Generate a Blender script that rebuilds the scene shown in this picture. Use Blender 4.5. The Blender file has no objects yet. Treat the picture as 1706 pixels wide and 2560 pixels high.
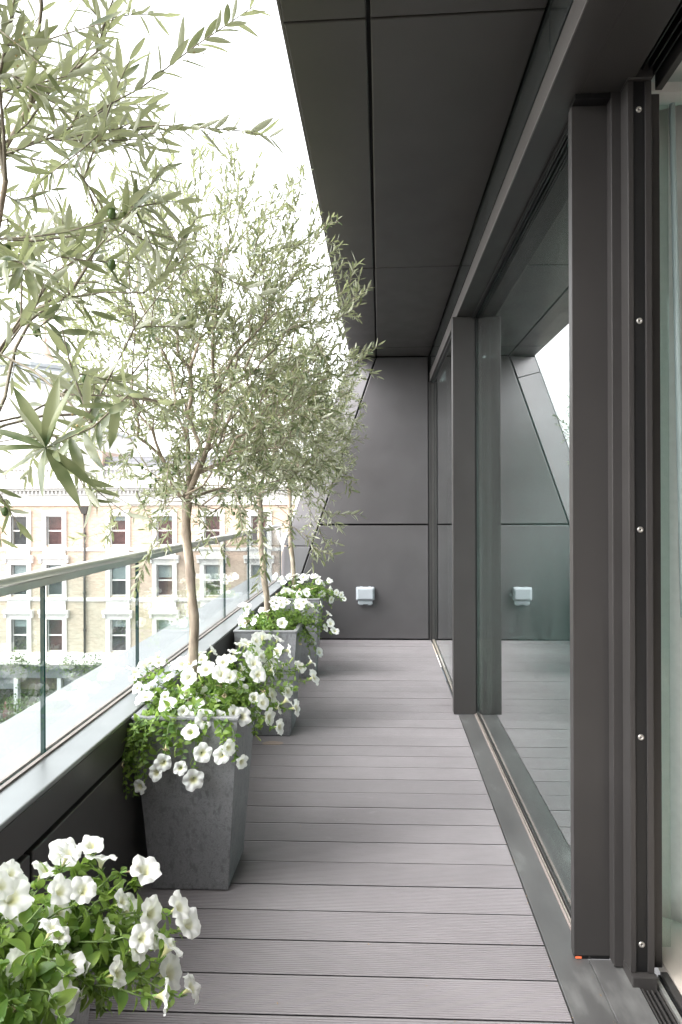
import bpy, bmesh, math, random
import numpy as np
from mathutils import Vector, Matrix, Quaternion

sc = bpy.context.scene
col = sc.collection
R = math.radians

# ------------------------------------------------------------------ camera
CH = 1.316
cd = bpy.data.cameras.new('camera')
cam = bpy.data.objects.new('camera', cd); col.objects.link(cam)
cam.matrix_world = Matrix.Translation((0, 0, CH)) @ Matrix.Rotation(R(2.28), 4, 'Z') @ Matrix.Rotation(R(90), 4, 'X') @ Matrix.Rotation(R(-0.2), 4, 'Z')
cd.sensor_fit = 'AUTO'; cd.sensor_width = 36.0; cd.lens = 24.0
cd.shift_x = -0.0113; cd.shift_y = -0.0094
cd.clip_start = 0.05; cd.clip_end = 3000
sc.camera = cam

# ------------------------------------------------------------------ world, sun, exposure
w = bpy.data.worlds.new('World'); sc.world = w; w.use_nodes = True
nt = w.node_tree; nt.nodes.clear()
sky = nt.nodes.new('ShaderNodeTexSky'); sky.sky_type = 'NISHITA'; sky.sun_disc = False
sky.sun_elevation = R(48); sky.sun_rotation = R(-118)
sky.air_density = 1.0; sky.dust_density = 3.0; sky.ozone_density = 1.0
hs = nt.nodes.new('ShaderNodeHueSaturation'); hs.inputs['Saturation'].default_value = 0.10   # cloud-white sky
bg = nt.nodes.new('ShaderNodeBackground'); bg.inputs['Strength'].default_value = 0.15
wo = nt.nodes.new('ShaderNodeOutputWorld')
nt.links.new(sky.outputs[0], hs.inputs['Color']); nt.links.new(hs.outputs[0], bg.inputs['Color']); nt.links.new(bg.outputs[0], wo.inputs['Surface'])
sd = bpy.data.lights.new('sun', 'SUN'); sd.energy = 0.5; sd.angle = R(80); sd.color = (1.0, 0.96, 0.91)
sun = bpy.data.objects.new('sun', sd); col.objects.link(sun)
sdir = Vector((-0.62, -0.33, 0.78)).normalized()            # towards the sun
sun.rotation_euler = sdir.to_track_quat('Z', 'Y').to_euler()
sc.view_settings.view_transform = 'Standard'; sc.view_settings.look = 'None'
sc.view_settings.gamma = 1.0; sc.view_settings.exposure = 2.68
sc.view_settings.use_curve_mapping = False
try:
    sc.cycles.max_bounces = 10; sc.cycles.transparent_max_bounces = 24; sc.cycles.use_denoising = True
except Exception: pass

# ------------------------------------------------------------------ materials
def mat(name):
    m = bpy.data.materials.new(name); m.use_nodes = True
    t = m.node_tree; return m, t, t.nodes['Principled BSDF'], t.nodes['Material Output']
def N(t, typ, **k):
    n = t.nodes.new(typ)
    for a, b in k.items():
        if a.startswith('in_'): n.inputs[int(a[3:])].default_value = b
        else: setattr(n, a, b)
    return n
def noise(t, scale, detail=3, rough=.55, vec=None, map_scale=None, coord='Object'):
    tc = N(t, 'ShaderNodeTexCoord'); mp = N(t, 'ShaderNodeMapping')
    if map_scale: mp.inputs['Scale'].default_value = map_scale
    t.links.new(tc.outputs[coord], mp.inputs['Vector'])
    n = N(t, 'ShaderNodeTexNoise'); n.inputs['Scale'].default_value = scale; n.inputs['Detail'].default_value = detail; n.inputs['Roughness'].default_value = rough
    t.links.new(mp.outputs[0], n.inputs['Vector']); return n
def wnoise(t, scale, detail=3, map_scale=(1, 1, 1)):
    g = N(t, 'ShaderNodeNewGeometry'); mp = N(t, 'ShaderNodeMapping'); mp.inputs['Scale'].default_value = map_scale
    t.links.new(g.outputs['Position'], mp.inputs['Vector'])
    n = N(t, 'ShaderNodeTexNoise'); n.inputs['Scale'].default_value = scale; n.inputs['Detail'].default_value = detail
    t.links.new(mp.outputs[0], n.inputs['Vector']); return n
def ramp(t, src, stops):
    r = N(t, 'ShaderNodeValToRGB'); e = r.color_ramp.elements
    while len(e) < len(stops): e.new(0.5)
    for i, (p, c) in enumerate(stops):
        e[i].position = p; e[i].color = (c[0], c[1], c[2], 1)
    t.links.new(src, r.inputs[0]); return r
def mixc(t, fac, a, b, mode='MIX'):
    m = N(t, 'ShaderNodeMix', data_type='RGBA', blend_type=mode)
    for s, v in ((0, fac), (6, a), (7, b)):
        if hasattr(v, 'links') or hasattr(v, 'is_output'): t.links.new(v, m.inputs[s])
        else: m.inputs[s].default_value = v if s == 0 else (v[0], v[1], v[2], 1)
    return m.outputs[2]
def bump(t, p, src, strength, dist=.001):
    b = N(t, 'ShaderNodeBump'); b.inputs['Strength'].default_value = strength; b.inputs['Distance'].default_value = dist
    t.links.new(src, b.inputs['Height']); t.links.new(b.outputs[0], p.inputs['Normal'])

def metal(name, c, rough=.38, metallic=.35, var=.06, smudge=.0, spec=.5):
    m, t, p, o = mat(name)
    n = wnoise(t, 3.5, 5)
    lo = tuple(x * (1 - var) for x in c); hi = tuple(x * (1 + var) for x in c)
    r = ramp(t, n.outputs[0], [(.35, lo), (.65, hi)])
    t.links.new(r.outputs[0], p.inputs['Base Color'])
    rr = N(t, 'ShaderNodeMapRange'); rr.inputs[3].default_value = rough - .06; rr.inputs[4].default_value = rough + .10
    n2 = wnoise(t, 9, 6, (1, .6, 1)); t.links.new(n2.outputs[0], rr.inputs[0]); t.links.new(rr.outputs[0], p.inputs['Roughness'])
    p.inputs['Metallic'].default_value = metallic; p.inputs['Specular IOR Level'].default_value = spec
    wv = wnoise(t, 1.7, 1); bump(t, p, wv.outputs[0], .35, .004)      # faint oil-canning of sheet metal
    return m
def plain(name, c, rough=.5, metallic=0, var=.08, scale=12, bmp=0):
    m, t, p, o = mat(name)
    n = wnoise(t, scale, 4)
    r = ramp(t, n.outputs[0], [(.3, tuple(x * (1 - var) for x in c)), (.7, tuple(min(1, x * (1 + var)) for x in c))])
    t.links.new(r.outputs[0], p.inputs['Base Color']); p.inputs['Roughness'].default_value = rough; p.inputs['Metallic'].default_value = metallic
    if bmp: bump(t, p, n.outputs[0], bmp, .002)
    return m
def glass(name, tint, power=1.0, gain=1.0, refl=(1, 1, 1), rough=0.0, dust=.02):
    """thin pane: transmits straight, reflects by Fresnel of one (or several) surfaces"""
    m, t, p, o = mat(name); t.nodes.remove(p)
    # Schlick's Fresnel on |cos|, the same from either side of the pane: transmitted part (1-F)
    g = N(t, 'ShaderNodeNewGeometry'); dt = N(t, 'ShaderNodeVectorMath', operation='DOT_PRODUCT')
    t.links.new(g.outputs['Incoming'], dt.inputs[0]); t.links.new(g.outputs['Normal'], dt.inputs[1])
    ab = N(t, 'ShaderNodeMath', operation='ABSOLUTE'); t.links.new(dt.outputs['Value'], ab.inputs[0])
    om = N(t, 'ShaderNodeMath', operation='SUBTRACT'); om.inputs[0].default_value = 1; t.links.new(ab.outputs[0], om.inputs[1])
    p5 = N(t, 'ShaderNodeMath', operation='POWER'); p5.inputs[1].default_value = 5; t.links.new(om.outputs[0], p5.inputs[0])
    inv = N(t, 'ShaderNodeMath', operation='MULTIPLY_ADD'); inv.inputs[1].default_value = -.957; inv.inputs[2].default_value = .957; t.links.new(p5.outputs[0], inv.inputs[0])
    pw = N(t, 'ShaderNodeMath', operation='POWER'); pw.inputs[1].default_value = power; t.links.new(inv.outputs[0], pw.inputs[0])
    fc = N(t, 'ShaderNodeMath', operation='SUBTRACT'); fc.inputs[0].default_value = 1; t.links.new(pw.outputs[0], fc.inputs[1])
    tr = N(t, 'ShaderNodeBsdfTransparent'); tr.inputs[0].default_value = (*tint, 1)
    gl = N(t, 'ShaderNodeBsdfGlossy'); gl.inputs[0].default_value = (*refl, 1); gl.inputs['Roughness'].default_value = rough
    mx = N(t, 'ShaderNodeMixShader'); t.links.new(fc.outputs[0], mx.inputs[0]); t.links.new(tr.outputs[0], mx.inputs[1]); t.links.new(gl.outputs[0], mx.inputs[2])
    du = N(t, 'ShaderNodeBsdfDiffuse'); du.inputs[0].default_value = (.45, .45, .44, 1)
    dn = wnoise(t, 7, 7, (1, 1, .45)); dr = N(t, 'ShaderNodeMapRange'); dr.inputs[1].default_value = .42; dr.inputs[2].default_value = .80; dr.inputs[3].default_value = .003; dr.inputs[4].default_value = dust
    t.links.new(dn.outputs[0], dr.inputs[0]); m2 = N(t, 'ShaderNodeMixShader'); t.links.new(dr.outputs[0], m2.inputs[0]); t.links.new(mx.outputs[0], m2.inputs[1]); t.links.new(du.outputs[0], m2.inputs[2])
    t.links.new(m2.outputs[0], o.inputs[0]); return m

M = {}
BR = (.085, .080, .078)
M['bronze'] = metal('bronze_metal', BR, .34, .35)
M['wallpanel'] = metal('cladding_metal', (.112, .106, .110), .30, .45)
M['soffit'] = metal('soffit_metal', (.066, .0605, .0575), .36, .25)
M['frame'] = metal('frame_metal', (.048, .0445, .0435), .40, .25)
M['fascia'] = metal('fascia_metal', (.13, .12, .115), .40, .3)
M['cap'] = metal('cap_metal', (.31, .31, .315), .34, .75)
M['black'] = plain('black_rubber', (.006, .006, .0065), .45)
M['void'] = plain('dark_backing', (.012, .012, .012), .8)
M['gasket'] = plain('beige_gasket', (.19, .17, .15), .5, 0, .2, 60)
M['steel'] = metal('brushed_steel', (.74, .725, .70), .34, .9, .05)
M['screw'] = metal('screw_steel', (.62, .60, .57), .3, .9)
M['box'] = plain('pale_plastic', (.33, .355, .385), .42, 0, .03)
M['orange'] = plain('orange_plastic', (.8, .17, .07), .5)
M['channel'] = plain('brown_channel', (.24, .20, .185), .5)
M['edge'] = plain('green_glass_edge', (.006, .028, .026), .2)
M['pane'] = glass('clear_pane', (.90, .93, .925), 1.0)
M['doorglass'] = glass('door_pane', (.70, .79, .775), 1.9, refl=(.95, .965, .962), dust=.022)
M['clere'] = metal('dark_glazing', (.045, .05, .05), .10, .0, .05)
M['winglass'] = glass('window_pane', (.80, .84, .84), 1.6)
M['stucco'] = plain('white_stucco', (.64, .625, .60), .75, 0, .05, 3)
M['shade_in'] = plain('window_blind', (.60, .62, .61), .8, 0, .04)
M['room_red'] = plain('dim_red_room', (.42, .14, .12), .8, 0, .6, .9)
M['room_dim'] = plain('dim_room', (.24, .22, .22), .8, 0, .5, .9)
M['slate'] = None
M['asphalt'] = plain('asphalt', (.055, .055, .056), .85, 0, .15, 5)
M['paving'] = plain('paving', (.25, .24, .23), .85, 0, .1, 5)
M['shopgrey'] = plain('grey_fascia', (.10, .115, .125), .6, 0, .1, 2)
M['ironpipe'] = plain('dark_iron', (.05, .045, .04), .5)
M['terracotta'] = plain('terracotta', (.42, .31, .25), .7, 0, .12, 6)
M['roofzinc'] = plain('pale_zinc', (.42, .44, .45), .5, 0, .08, 2)
M['oak'] = None
M['plaster'] = plain('white_plaster', (.62, .62, .60), .8, 0, .03)
M['curtain'] = plain('curtain_cloth', (.58, .59, .57), .85, 0, .04, 40, .1)
M['aqua'] = plain('aqua_rail', (.50, .62, .61), .3, 0, .02)

def brick_mat():
    m, t, p, o = mat('brick')
    tc = N(t, 'ShaderNodeNewGeometry'); sp = N(t, 'ShaderNodeSeparateXYZ'); cb = N(t, 'ShaderNodeCombineXYZ')
    t.links.new(tc.outputs['Position'], sp.inputs[0]); t.links.new(sp.outputs[0], cb.inputs[0]); t.links.new(sp.outputs[2], cb.inputs[1])
    b = N(t, 'ShaderNodeTexBrick'); b.inputs['Scale'].default_value = 1.0
    b.inputs['Brick Width'].default_value = .24; b.inputs['Row Height'].default_value = .085; b.inputs['Mortar Size'].default_value = .007
    b.inputs['Color1'].default_value = (.50, .45, .385, 1); b.inputs['Color2'].default_value = (.38, .33, .275, 1); b.inputs['Mortar'].default_value = (.50, .46, .40, 1)
    t.links.new(cb.outputs[0], b.inputs['Vector'])
    n = wnoise(t, .35, 4); r = ramp(t, n.outputs[0], [(.35, (.88, .90, .86)), (.65, (1.08, .98, .92))])
    zr = N(t, 'ShaderNodeMapRange'); zr.inputs[1].default_value = -4.5; zr.inputs[2].default_value = -2.2   # upper storeys are a pinker brick
    t.links.new(sp.outputs[2], zr.inputs[0])
    tone = mixc(t, zr.outputs[0], (.93, .95, .92), (1.04, .92, .88))
    c = mixc(t, 1.0, b.outputs[0], r.outputs[0], 'MULTIPLY'); c = mixc(t, 1.0, c, tone, 'MULTIPLY')
    t.links.new(c, p.inputs['Base Color']); p.inputs['Roughness'].default_value = .85
    return m
M['brick'] = brick_mat()
def slate_mat():
    m, t, p, o = mat('slate')
    tc = N(t, 'ShaderNodeNewGeometry'); sp = N(t, 'ShaderNodeSeparateXYZ'); cb = N(t, 'ShaderNodeCombineXYZ')
    t.links.new(tc.outputs['Position'], sp.inputs[0]); t.links.new(sp.outputs[0], cb.inputs[0]); t.links.new(sp.outputs[2], cb.inputs[1])
    b = N(t, 'ShaderNodeTexBrick'); b.inputs['Scale'].default_value = 1.0
    b.inputs['Brick Width'].default_value = .5; b.inputs['Row Height'].default_value = .22; b.inputs['Mortar Size'].default_value = .02
    b.inputs['Color1'].default_value = (.105, .105, .12, 1); b.inputs['Color2'].default_value = (.13, .13, .145, 1); b.inputs['Mortar'].default_value = (.06, .06, .065, 1)
    t.links.new(cb.outputs[0], b.inputs['Vector']); t.links.new(b.outputs[0], p.inputs['Base Color']); p.inputs['Roughness'].default_value = .6
    return m
M['slate'] = slate_mat()
def deck_mat():
    m, t, p, o = mat('composite_decking')
    oi = N(t, 'ShaderNodeObjectInfo')
    n1 = wnoise(t, 2.2, 5, (1, 1.4, 1)); n2 = wnoise(t, 160, 2, (.10, 1, 1)); n3 = wnoise(t, 7, 6)
    base = ramp(t, n1.outputs[0], [(.3, (.190, .173, .181)), (.7, (.226, .207, .216))])
    st = ramp(t, n2.outputs[0], [(.3, (.95, .95, .95)), (.7, (1.04, 1.04, 1.04))])
    c = mixc(t, 1, base.outputs[0], st.outputs[0], 'MULTIPLY')
    ob = N(t, 'ShaderNodeMapRange'); ob.inputs[3].default_value = .93; ob.inputs[4].default_value = 1.06; t.links.new(oi.outputs['Random'], ob.inputs[0])
    cb = N(t, 'ShaderNodeCombineColor'); [t.links.new(ob.outputs[0], cb.inputs[i]) for i in range(3)]
    c = mixc(t, 1, c, cb.outputs[0], 'MULTIPLY')
    # pale scuffs and dust
    sc_ = wnoise(t, 26, 8, (.35, 1, 1)); sr = ramp(t, sc_.outputs[0], [(.66, (0, 0, 0)), (.76, (1, 1, 1))])
    s2 = wnoise(t, 1.3, 3); s2r = ramp(t, s2.outputs[0], [(.5, (0, 0, 0)), (.62, (.55, .55, .55))])
    fm = N(t, 'ShaderNodeMath', operation='MULTIPLY'); t.links.new(sr.outputs[0], fm.inputs[0]); t.links.new(s2r.outputs[0], fm.inputs[1])
    c = mixc(t, fm.outputs[0], c, (.34, .33, .33))
    gp_ = N(t, 'ShaderNodeNewGeometry'); mp = N(t, 'ShaderNodeMapping'); mp.inputs['Location'].default_value = (.585*9, -3.715*18, 0); mp.inputs['Scale'].default_value = (9, 18, 0)
    t.links.new(gp_.outputs['Position'], mp.inputs['Vector']); ln = N(t, 'ShaderNodeVectorMath', operation='LENGTH'); t.links.new(mp.outputs[0], ln.inputs[0])
    wob = N(t, 'ShaderNodeMath', operation='MULTIPLY_ADD'); wob.inputs[1].default_value = .9; t.links.new(n3.outputs[0], wob.inputs[0]); t.links.new(ln.outputs['Value'], wob.inputs[2])
    st_ = ramp(t, wob.outputs[0], [(.95, (.6, .6, .6)), (1.0, (0, 0, 0))]); st_.color_ramp.interpolation = 'EASE'
    c = mixc(t, st_.outputs[0], c, (.36, .27, .20))
    t.links.new(c, p.inputs['Base Color'])
    rr = N(t, 'ShaderNodeMapRange'); rr.inputs[3].default_value = .40; rr.inputs[4].default_value = .62; t.links.new(n3.outputs[0], rr.inputs[0]); t.links.new(rr.outputs[0], p.inputs['Roughness'])
    return m
M['deck'] = deck_mat()
def sill_mat():
    m, t, p, o = mat('sill_metal')
    n = wnoise(t, 5, 7, (1.6, .6, 1)); n2 = wnoise(t, 40, 4)
    r = ramp(t, n.outputs[0], [(.3, (.085, .083, .083)), (.58, (.115, .113, .112)), (.72, (.215, .215, .21))])
    t.links.new(r.outputs[0], p.inputs['Base Color']); p.inputs['Metallic'].default_value = .3
    rr = N(t, 'ShaderNodeMapRange'); rr.inputs[3].default_value = .28; rr.inputs[4].default_value = .5; t.links.new(n.outputs[0], rr.inputs[0]); t.links.new(rr.outputs[0], p.inputs['Roughness'])
    return m
M['sill'] = sill_mat()
def pot_mat():
    m, t, p, o = mat('planter_stone')
    a = wnoise(t, 55, 6, (1, 1, .55)); a2 = wnoise(t, 130, 4, (1, 1, .5)); b = wnoise(t, 6, 5)
    st = N(t, 'ShaderNodeTexNoise'); st.inputs['Scale'].default_value = 40; st.inputs['Detail'].default_value = 8; st.inputs['Distortion'].default_value = 2.4
    g = N(t, 'ShaderNodeNewGeometry'); t.links.new(g.outputs['Position'], st.inputs['Vector'])
    base = ramp(t, b.outputs[0], [(.3, (.20, .20, .21)), (.7, (.25, .25, .26))])
    f1 = ramp(t, st.outputs[0], [(.46, (0, 0, 0)), (.50, (.6, .6, .6)), (.54, (0, 0, 0))])
    c = mixc(t, f1.outputs[0], base.outputs[0], (.10, .10, .11))
    f2 = ramp(t, a.outputs[0], [(.54, (0, 0, 0)), (.66, (.7, .7, .7))]); c = mixc(t, f2.outputs[0], c, (.12, .12, .13))
    f3 = ramp(t, a2.outputs[0], [(.60, (0, 0, 0)), (.72, (.45, .45, .45))]); c = mixc(t, f3.outputs[0], c, (.33, .33, .34))
    t.links.new(c, p.inputs['Base Color']); p.inputs['Roughness'].default_value = .48
    bump(t, p, a.outputs[0], .22, .0025)
    return m
M['pot'] = pot_mat()
M['soil'] = plain('potting_soil', (.05, .035, .025), .95, 0, .5, 90, .8)
def oak_mat():
    m, t, p, o = mat('pale_oak')
    n = wnoise(t, 14, 5, (1, .12, 1)); r = ramp(t, n.outputs[0], [(.3, (.47, .42, .37)), (.7, (.56, .51, .45))])
    t.links.new(r.outputs[0], p.inputs['Base Color']); p.inputs['Roughness'].default_value = .45; return m
M['oak'] = oak_mat()

def leaf_mat(name, top_lo, top_hi, under, transl, tw=.35, rough=.42, nscale=30, dry=None):
    m, t, p, o = mat(name)
    n = wnoise(t, nscale, 2); n2 = wnoise(t, 4.5, 3)
    r = ramp(t, n.outputs[0], [(.40, top_lo), (.60, top_hi)])
    c0 = r.outputs[0]
    if dry:
        d = ramp(t, n2.outputs[0], [(.60, (0, 0, 0)), (.72, (1, 1, 1))]); c0 = mixc(t, d.outputs[0], c0, dry)
    g = N(t, 'ShaderNodeNewGeometry')
    c = mixc(t, g.outputs['Backfacing'], c0, under)
    t.links.new(c, p.inputs['Base Color']); p.inputs['Roughness'].default_value = rough
    tl = N(t, 'ShaderNodeBsdfTranslucent'); tl.inputs[0].default_value = (*transl, 1)
    mx = N(t, 'ShaderNodeMixShader'); mx.inputs[0].default_value = tw
    t.links.new(p.outputs[0], mx.inputs[1]); t.links.new(tl.outputs[0], mx.inputs[2]); t.links.new(mx.outputs[0], o.inputs[0])
    return m
M['olive_leaf'] = leaf_mat('olive_leaf', (.026, .055, .018), (.225, .245, .135), (.40, .415, .31), (.37, .41, .20), .36, .30)
M['petunia_leaf'] = leaf_mat('petunia_leaf', (.060, .130, .022), (.200, .290, .058), (.21, .30, .10), (.34, .50, .09), .42, .5, 22, (.17, .22, .05))
M['bud'] = leaf_mat('petunia_bud', (.30, .40, .10), (.48, .54, .20), (.5, .55, .25), (.6, .65, .25), .3)
M['stem'] = plain('petunia_stem', (.11, .17, .045), .6)
M['calyx'] = plain('petunia_calyx', (.13, .24, .045), .6)
M['olive_fruit'] = plain('olive_fruit', (.07, .12, .03), .3)
M['blossom'] = plain('olive_blossom', (.34, .27, .12), .7, 0, .4, 200)
M['ivy'] = leaf_mat('shop_foliage', (.03, .06, .02), (.08, .13, .04), (.08, .12, .05), (.1, .2, .05), .2, .6, 3)
def bark_mat():
    m, t, p, o = mat('olive_bark')
    n = wnoise(t, 38, 6, (1, 1, .3)); n2 = wnoise(t, 9, 3, (1, 1, 1.6))
    r = ramp(t, n.outputs[0], [(.3, (.17, .135, .105)), (.5, (.32, .262, .21)), (.72, (.46, .40, .34))])
    r2 = ramp(t, n2.outputs[0], [(.35, (.78, .76, .74)), (.65, (1.1, 1.08, 1.0))])
    t.links.new(mixc(t, 1, r.outputs[0], r2.outputs[0], 'MULTIPLY'), p.inputs['Base Color']); p.inputs['Roughness'].default_value = .75
    bump(t, p, n.outputs[0], .6, .004); return m
M['bark'] = bark_mat()
M['twig'] = plain('olive_twig', (.21, .18, .13), .7, 0, .25, 20)
def petal_mat():
    m, t, p, o = mat('white_petal')
    a = N(t, 'ShaderNodeAttribute'); a.attribute_name = 'rad'      # 0 throat .. 1 rim, painted petal colour
    r = ramp(t, a.outputs['Fac'], [(0, (.52, .50, .22)), (.10, (.70, .70, .50)), (.26, (.83, .83, .79)), (.5, (.86, .86, .85))])
    t.links.new(r.outputs[0], p.inputs['Base Color']); p.inputs['Roughness'].default_value = .6
    tl = N(t, 'ShaderNodeBsdfTranslucent'); tl.inputs[0].default_value = (.85, .86, .80, 1)
    mx = N(t, 'ShaderNodeMixShader'); mx.inputs[0].default_value = .35
    t.links.new(p.outputs[0], mx.inputs[1]); t.links.new(tl.outputs[0], mx.inputs[2]); t.links.new(mx.outputs[0], o.inputs[0]); return m
M['petal'] = petal_mat()

# ------------------------------------------------------------------ object helpers
def wloc(o):
    v = Vector((0, 0, 0))
    while o: v += o.location; o = o.parent
    return v
def tag(o, label=None, cat=None, group=None, kind=None):
    if label: o['label'] = label
    if cat: o['category'] = cat
    if group: o['group'] = group
    if kind: o['kind'] = kind
    return o
def thing(name, loc, label, cat, group=None, kind=None):
    o = bpy.data.objects.new(name, None); o.empty_display_size = .1; col.objects.link(o); o.location = loc
    return tag(o, label, cat, group, kind)
class MB:
    """collects geometry in world coordinates, links it as one mesh object"""
    def __init__(s): s.v = []; s.f = []; s.mi = []; s.sm = []
    def add(s, vs, fs, mi=0, smooth=False):
        b = len(s.v); s.v += [tuple(v) for v in vs]; s.f += [tuple(i + b for i in f) for f in fs]; s.mi += [mi] * len(fs); s.sm += [smooth] * len(fs); return s
    def box(s, x0, x1, y0, y1, z0, z1, mi=0):
        return s.add([(x0,y0,z0),(x1,y0,z0),(x1,y1,z0),(x0,y1,z0),(x0,y0,z1),(x1,y0,z1),(x1,y1,z1),(x0,y1,z1)],
                     [(0,3,2,1),(4,5,6,7),(0,1,5,4),(1,2,6,5),(2,3,7,6),(3,0,4,7)], mi)
    def slab(s, front, back, mi=0):
        n = len(front); return s.add(list(front) + list(back), [tuple(range(n)), tuple(range(2*n-1, n-1, -1))] + [(i, i+n, (i+1) % n + n, (i+1) % n) for i in range(n)], mi)
    def tube(s, pts, rad, n=6, mi=0, cap=True):
        pts = [Vector(p) for p in pts]; rings = []; ref = None
        for i, p in enumerate(pts):
            d = (pts[min(i+1, len(pts)-1)] - pts[max(i-1, 0)])
            if d.length < 1e-9: d = Vector((0, 0, 1))
            d.normalize()
            if ref is None: ref = d.orthogonal().normalized()
            u = (ref - d * ref.dot(d)); u = u.normalized() if u.length > 1e-6 else d.orthogonal().normalized(); ref = u
            v = d.cross(u); r = rad[i] if hasattr(rad, '__len__') else rad
            rings.append([p + (u * math.cos(2*math.pi*k/n) + v * math.sin(2*math.pi*k/n)) * r for k in range(n)])
        vs = [q for rg in rings for q in rg]; fs = []
        for i in range(len(rings)-1):
            for k in range(n): fs.append((i*n+k, i*n+(k+1) % n, (i+1)*n+(k+1) % n, (i+1)*n+k))
        s.add(vs, fs, mi, True)
        if cap: b = len(s.v) - len(vs); s.f += [tuple(b+k for k in range(n-1, -1, -1)), tuple(b+(len(rings)-1)*n+k for k in range(n))]; s.mi += [mi]*2; s.sm += [False]*2
        return s
    def lathe(s, cx, cy, prof, n=12, mi=0, axis='Z'):
        vs = []
        for z, r in prof:
            for k in range(n):
                a = 2*math.pi*k/n
                vs.append((cx + r*math.cos(a), cy + r*math.sin(a), z) if axis == 'Z' else (cx + r*math.cos(a), z, cy + r*math.sin(a)))
        fs = [(i*n+k, i*n+(k+1) % n, (i+1)*n+(k+1) % n, (i+1)*n+k) for i in range(len(prof)-1) for k in range(n)]
        fs += [tuple(range(n-1, -1, -1)), tuple((len(prof)-1)*n+k for k in range(n))]
        return s.add(vs, fs, mi, True)
    def build(s, name, ms, parent=None, loc=None, bevel=0, fix=False):
        if not isinstance(ms, (list, tuple)): ms = [ms]
        me = bpy.data.meshes.new(name); base = wloc(parent) if parent else Vector((0, 0, 0))
        off = base + Vector(loc) if loc is not None else base
        me.from_pydata([(v[0]-off.x, v[1]-off.y, v[2]-off.z) for v in s.v], [], s.f)
        for m in ms: me.materials.append(m)
        me.polygons.foreach_set('material_index', s.mi); me.polygons.foreach_set('use_smooth', s.sm)
        if fix:
            bm = bmesh.new(); bm.from_mesh(me); bmesh.ops.recalc_face_normals(bm, faces=bm.faces); bm.to_mesh(me); bm.free()
        me.update()
        o = bpy.data.objects.new(name, me); col.objects.link(o)
        if parent: o.parent = parent
        if loc is not None: o.location = loc
        if bevel:
            b = o.modifiers.new('bevel', 'BEVEL'); b.width = bevel; b.segments = 2; b.limit_method = 'ANGLE'; b.angle_limit = R(40)
        return o
def B(name, m, parent, *b, bevel=0):
    return MB().box(*b).build(name, m, parent, bevel=bevel)
def copy_tree(o, loc, parent=None):
    c = o.copy(); col.objects.link(c); c.parent = parent
    if loc is not None: c.location = loc
    for ch in [k for k in KIDS.get(o, [])]: copy_tree(ch, None, c)
    return c
KIDS = {}
def kids(o):
    KIDS[o] = list(o.children)
    for k in KIDS[o]: kids(k)

# ================================================================== SETTING: street far below
gb = MB().box(-600, 400, -300, 900, -13.2, -12.6).build('ground', M['asphalt']); tag(gb, kind='structure')
pv = MB().box(-80, 60, 36.2, 39.4, -12.6, -12.46).build('pavement', M['paving'], bevel=.02); tag(pv, kind='structure')
kb = MB().box(-80, 60, 35.95, 36.197, -12.6, -12.45).build('kerb', M['stucco']); tag(kb, kind='structure')

# ================================================================== TERRACE DECK
YE = 6.535
deck = MB().box(-.83, .484, -1.2, YE, -.09, -.045).build('deck', M['void']); tag(deck, kind='structure')
pitch = .1498; bw = .1432
def board_mesh():
    mb = MB(); ys = []; n = 17; e = .004; gd = .0018
    prof = [(.009, -.024), (.009, -.0022), (0, -.0014), (0, -.0006), (.0005, 0)]
    rib = (bw - 2*e) / n
    for i in range(n):
        y0 = e + i*rib
        prof += [(y0, 0), (y0 + rib*.12, -gd), (y0 + rib*.42, -gd), (y0 + rib*.54, 0)]
    prof += [(bw-.0005, 0), (bw, -.0006), (bw, -.0014), (bw-.009, -.0022), (bw-.009, -.024)]
    m = len(prof); vs = [(-.827, y, z) for y, z in prof] + [(.4825, y, z) for y, z in prof]
    fs = [(i, i+m, i+1+m, i+1) for i in range(m-1)] + [tuple(range(m)), tuple(range(2*m-1, m-1, -1))]
    mb.add(vs, fs); return mb
bo = None
y = 2.046 + .002 - pitch*21; k = 0; rnd = random.Random(4)
while y + bw < YE:
    if bo is None: bo = board_mesh().build('deck_board', M['deck'], deck, loc=(0, 0, 0)); b = bo
    else: b = bo.copy(); col.objects.link(b); b.parent = deck
    b.location = (0, y, rnd.uniform(-.0006, .0004)); b.rotation_euler = (0, 0, rnd.uniform(-.0006, .0006)); y += pitch
B('deck_board', M['deck'], deck, -.827, .4825, y, YE-.006, -.024, 0)

# sill along the glazing
sill = thing('door_sill', (.6, 1, 0), 'grey metal threshold plate running between the deck boards and the glass', 'door sill')
B('sill_plate', M['sill'], sill, .487, .5945, -1.2, 4.245, -.04, .0015, bevel=.0015)
B('sill_plate', M['sill'], sill, .5955, .697, -1.2, 1.984, -.04, .0030, bevel=.0015)
B('glazing_bead', M['gasket'], sill, .5885, .5930, 2.016, 4.245, .0018, .013, bevel=.002)
B('seal', M['channel'], sill, .5800, .5865, 2.016, 4.245, .0018, .006)
B('sill_end', M['frame'], sill, .5955, .60, 1.986, 4.245, .0018, .020)

# sliding track
tr = thing('door_track', (.74, 0, 0), 'black sliding door track with metal rails beside the wooden indoor floor', 'door track')
B('track_bed', M['black'], tr, .6985, .775, -1.2, 1.93, -.05, -.012)
for x0, x1, z, mm in ((.701, .706, .001, 'frame'), (.714, .719, -.003, 'frame'), (.7265, .7315, -.003, 'frame'), (.741, .745, -.002, 'frame'), (.752, .763, .002, 'steel'), (.768, .7745, 0, 'black')):
    B('rail', M[mm], tr, x0, x1, -1.2, 1.93, -.0119, z, bevel=.001)
B('threshold_strip', M['frame'], tr, .776, .796, -1.2, 1.935, -.05, .005, bevel=.0015)

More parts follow.
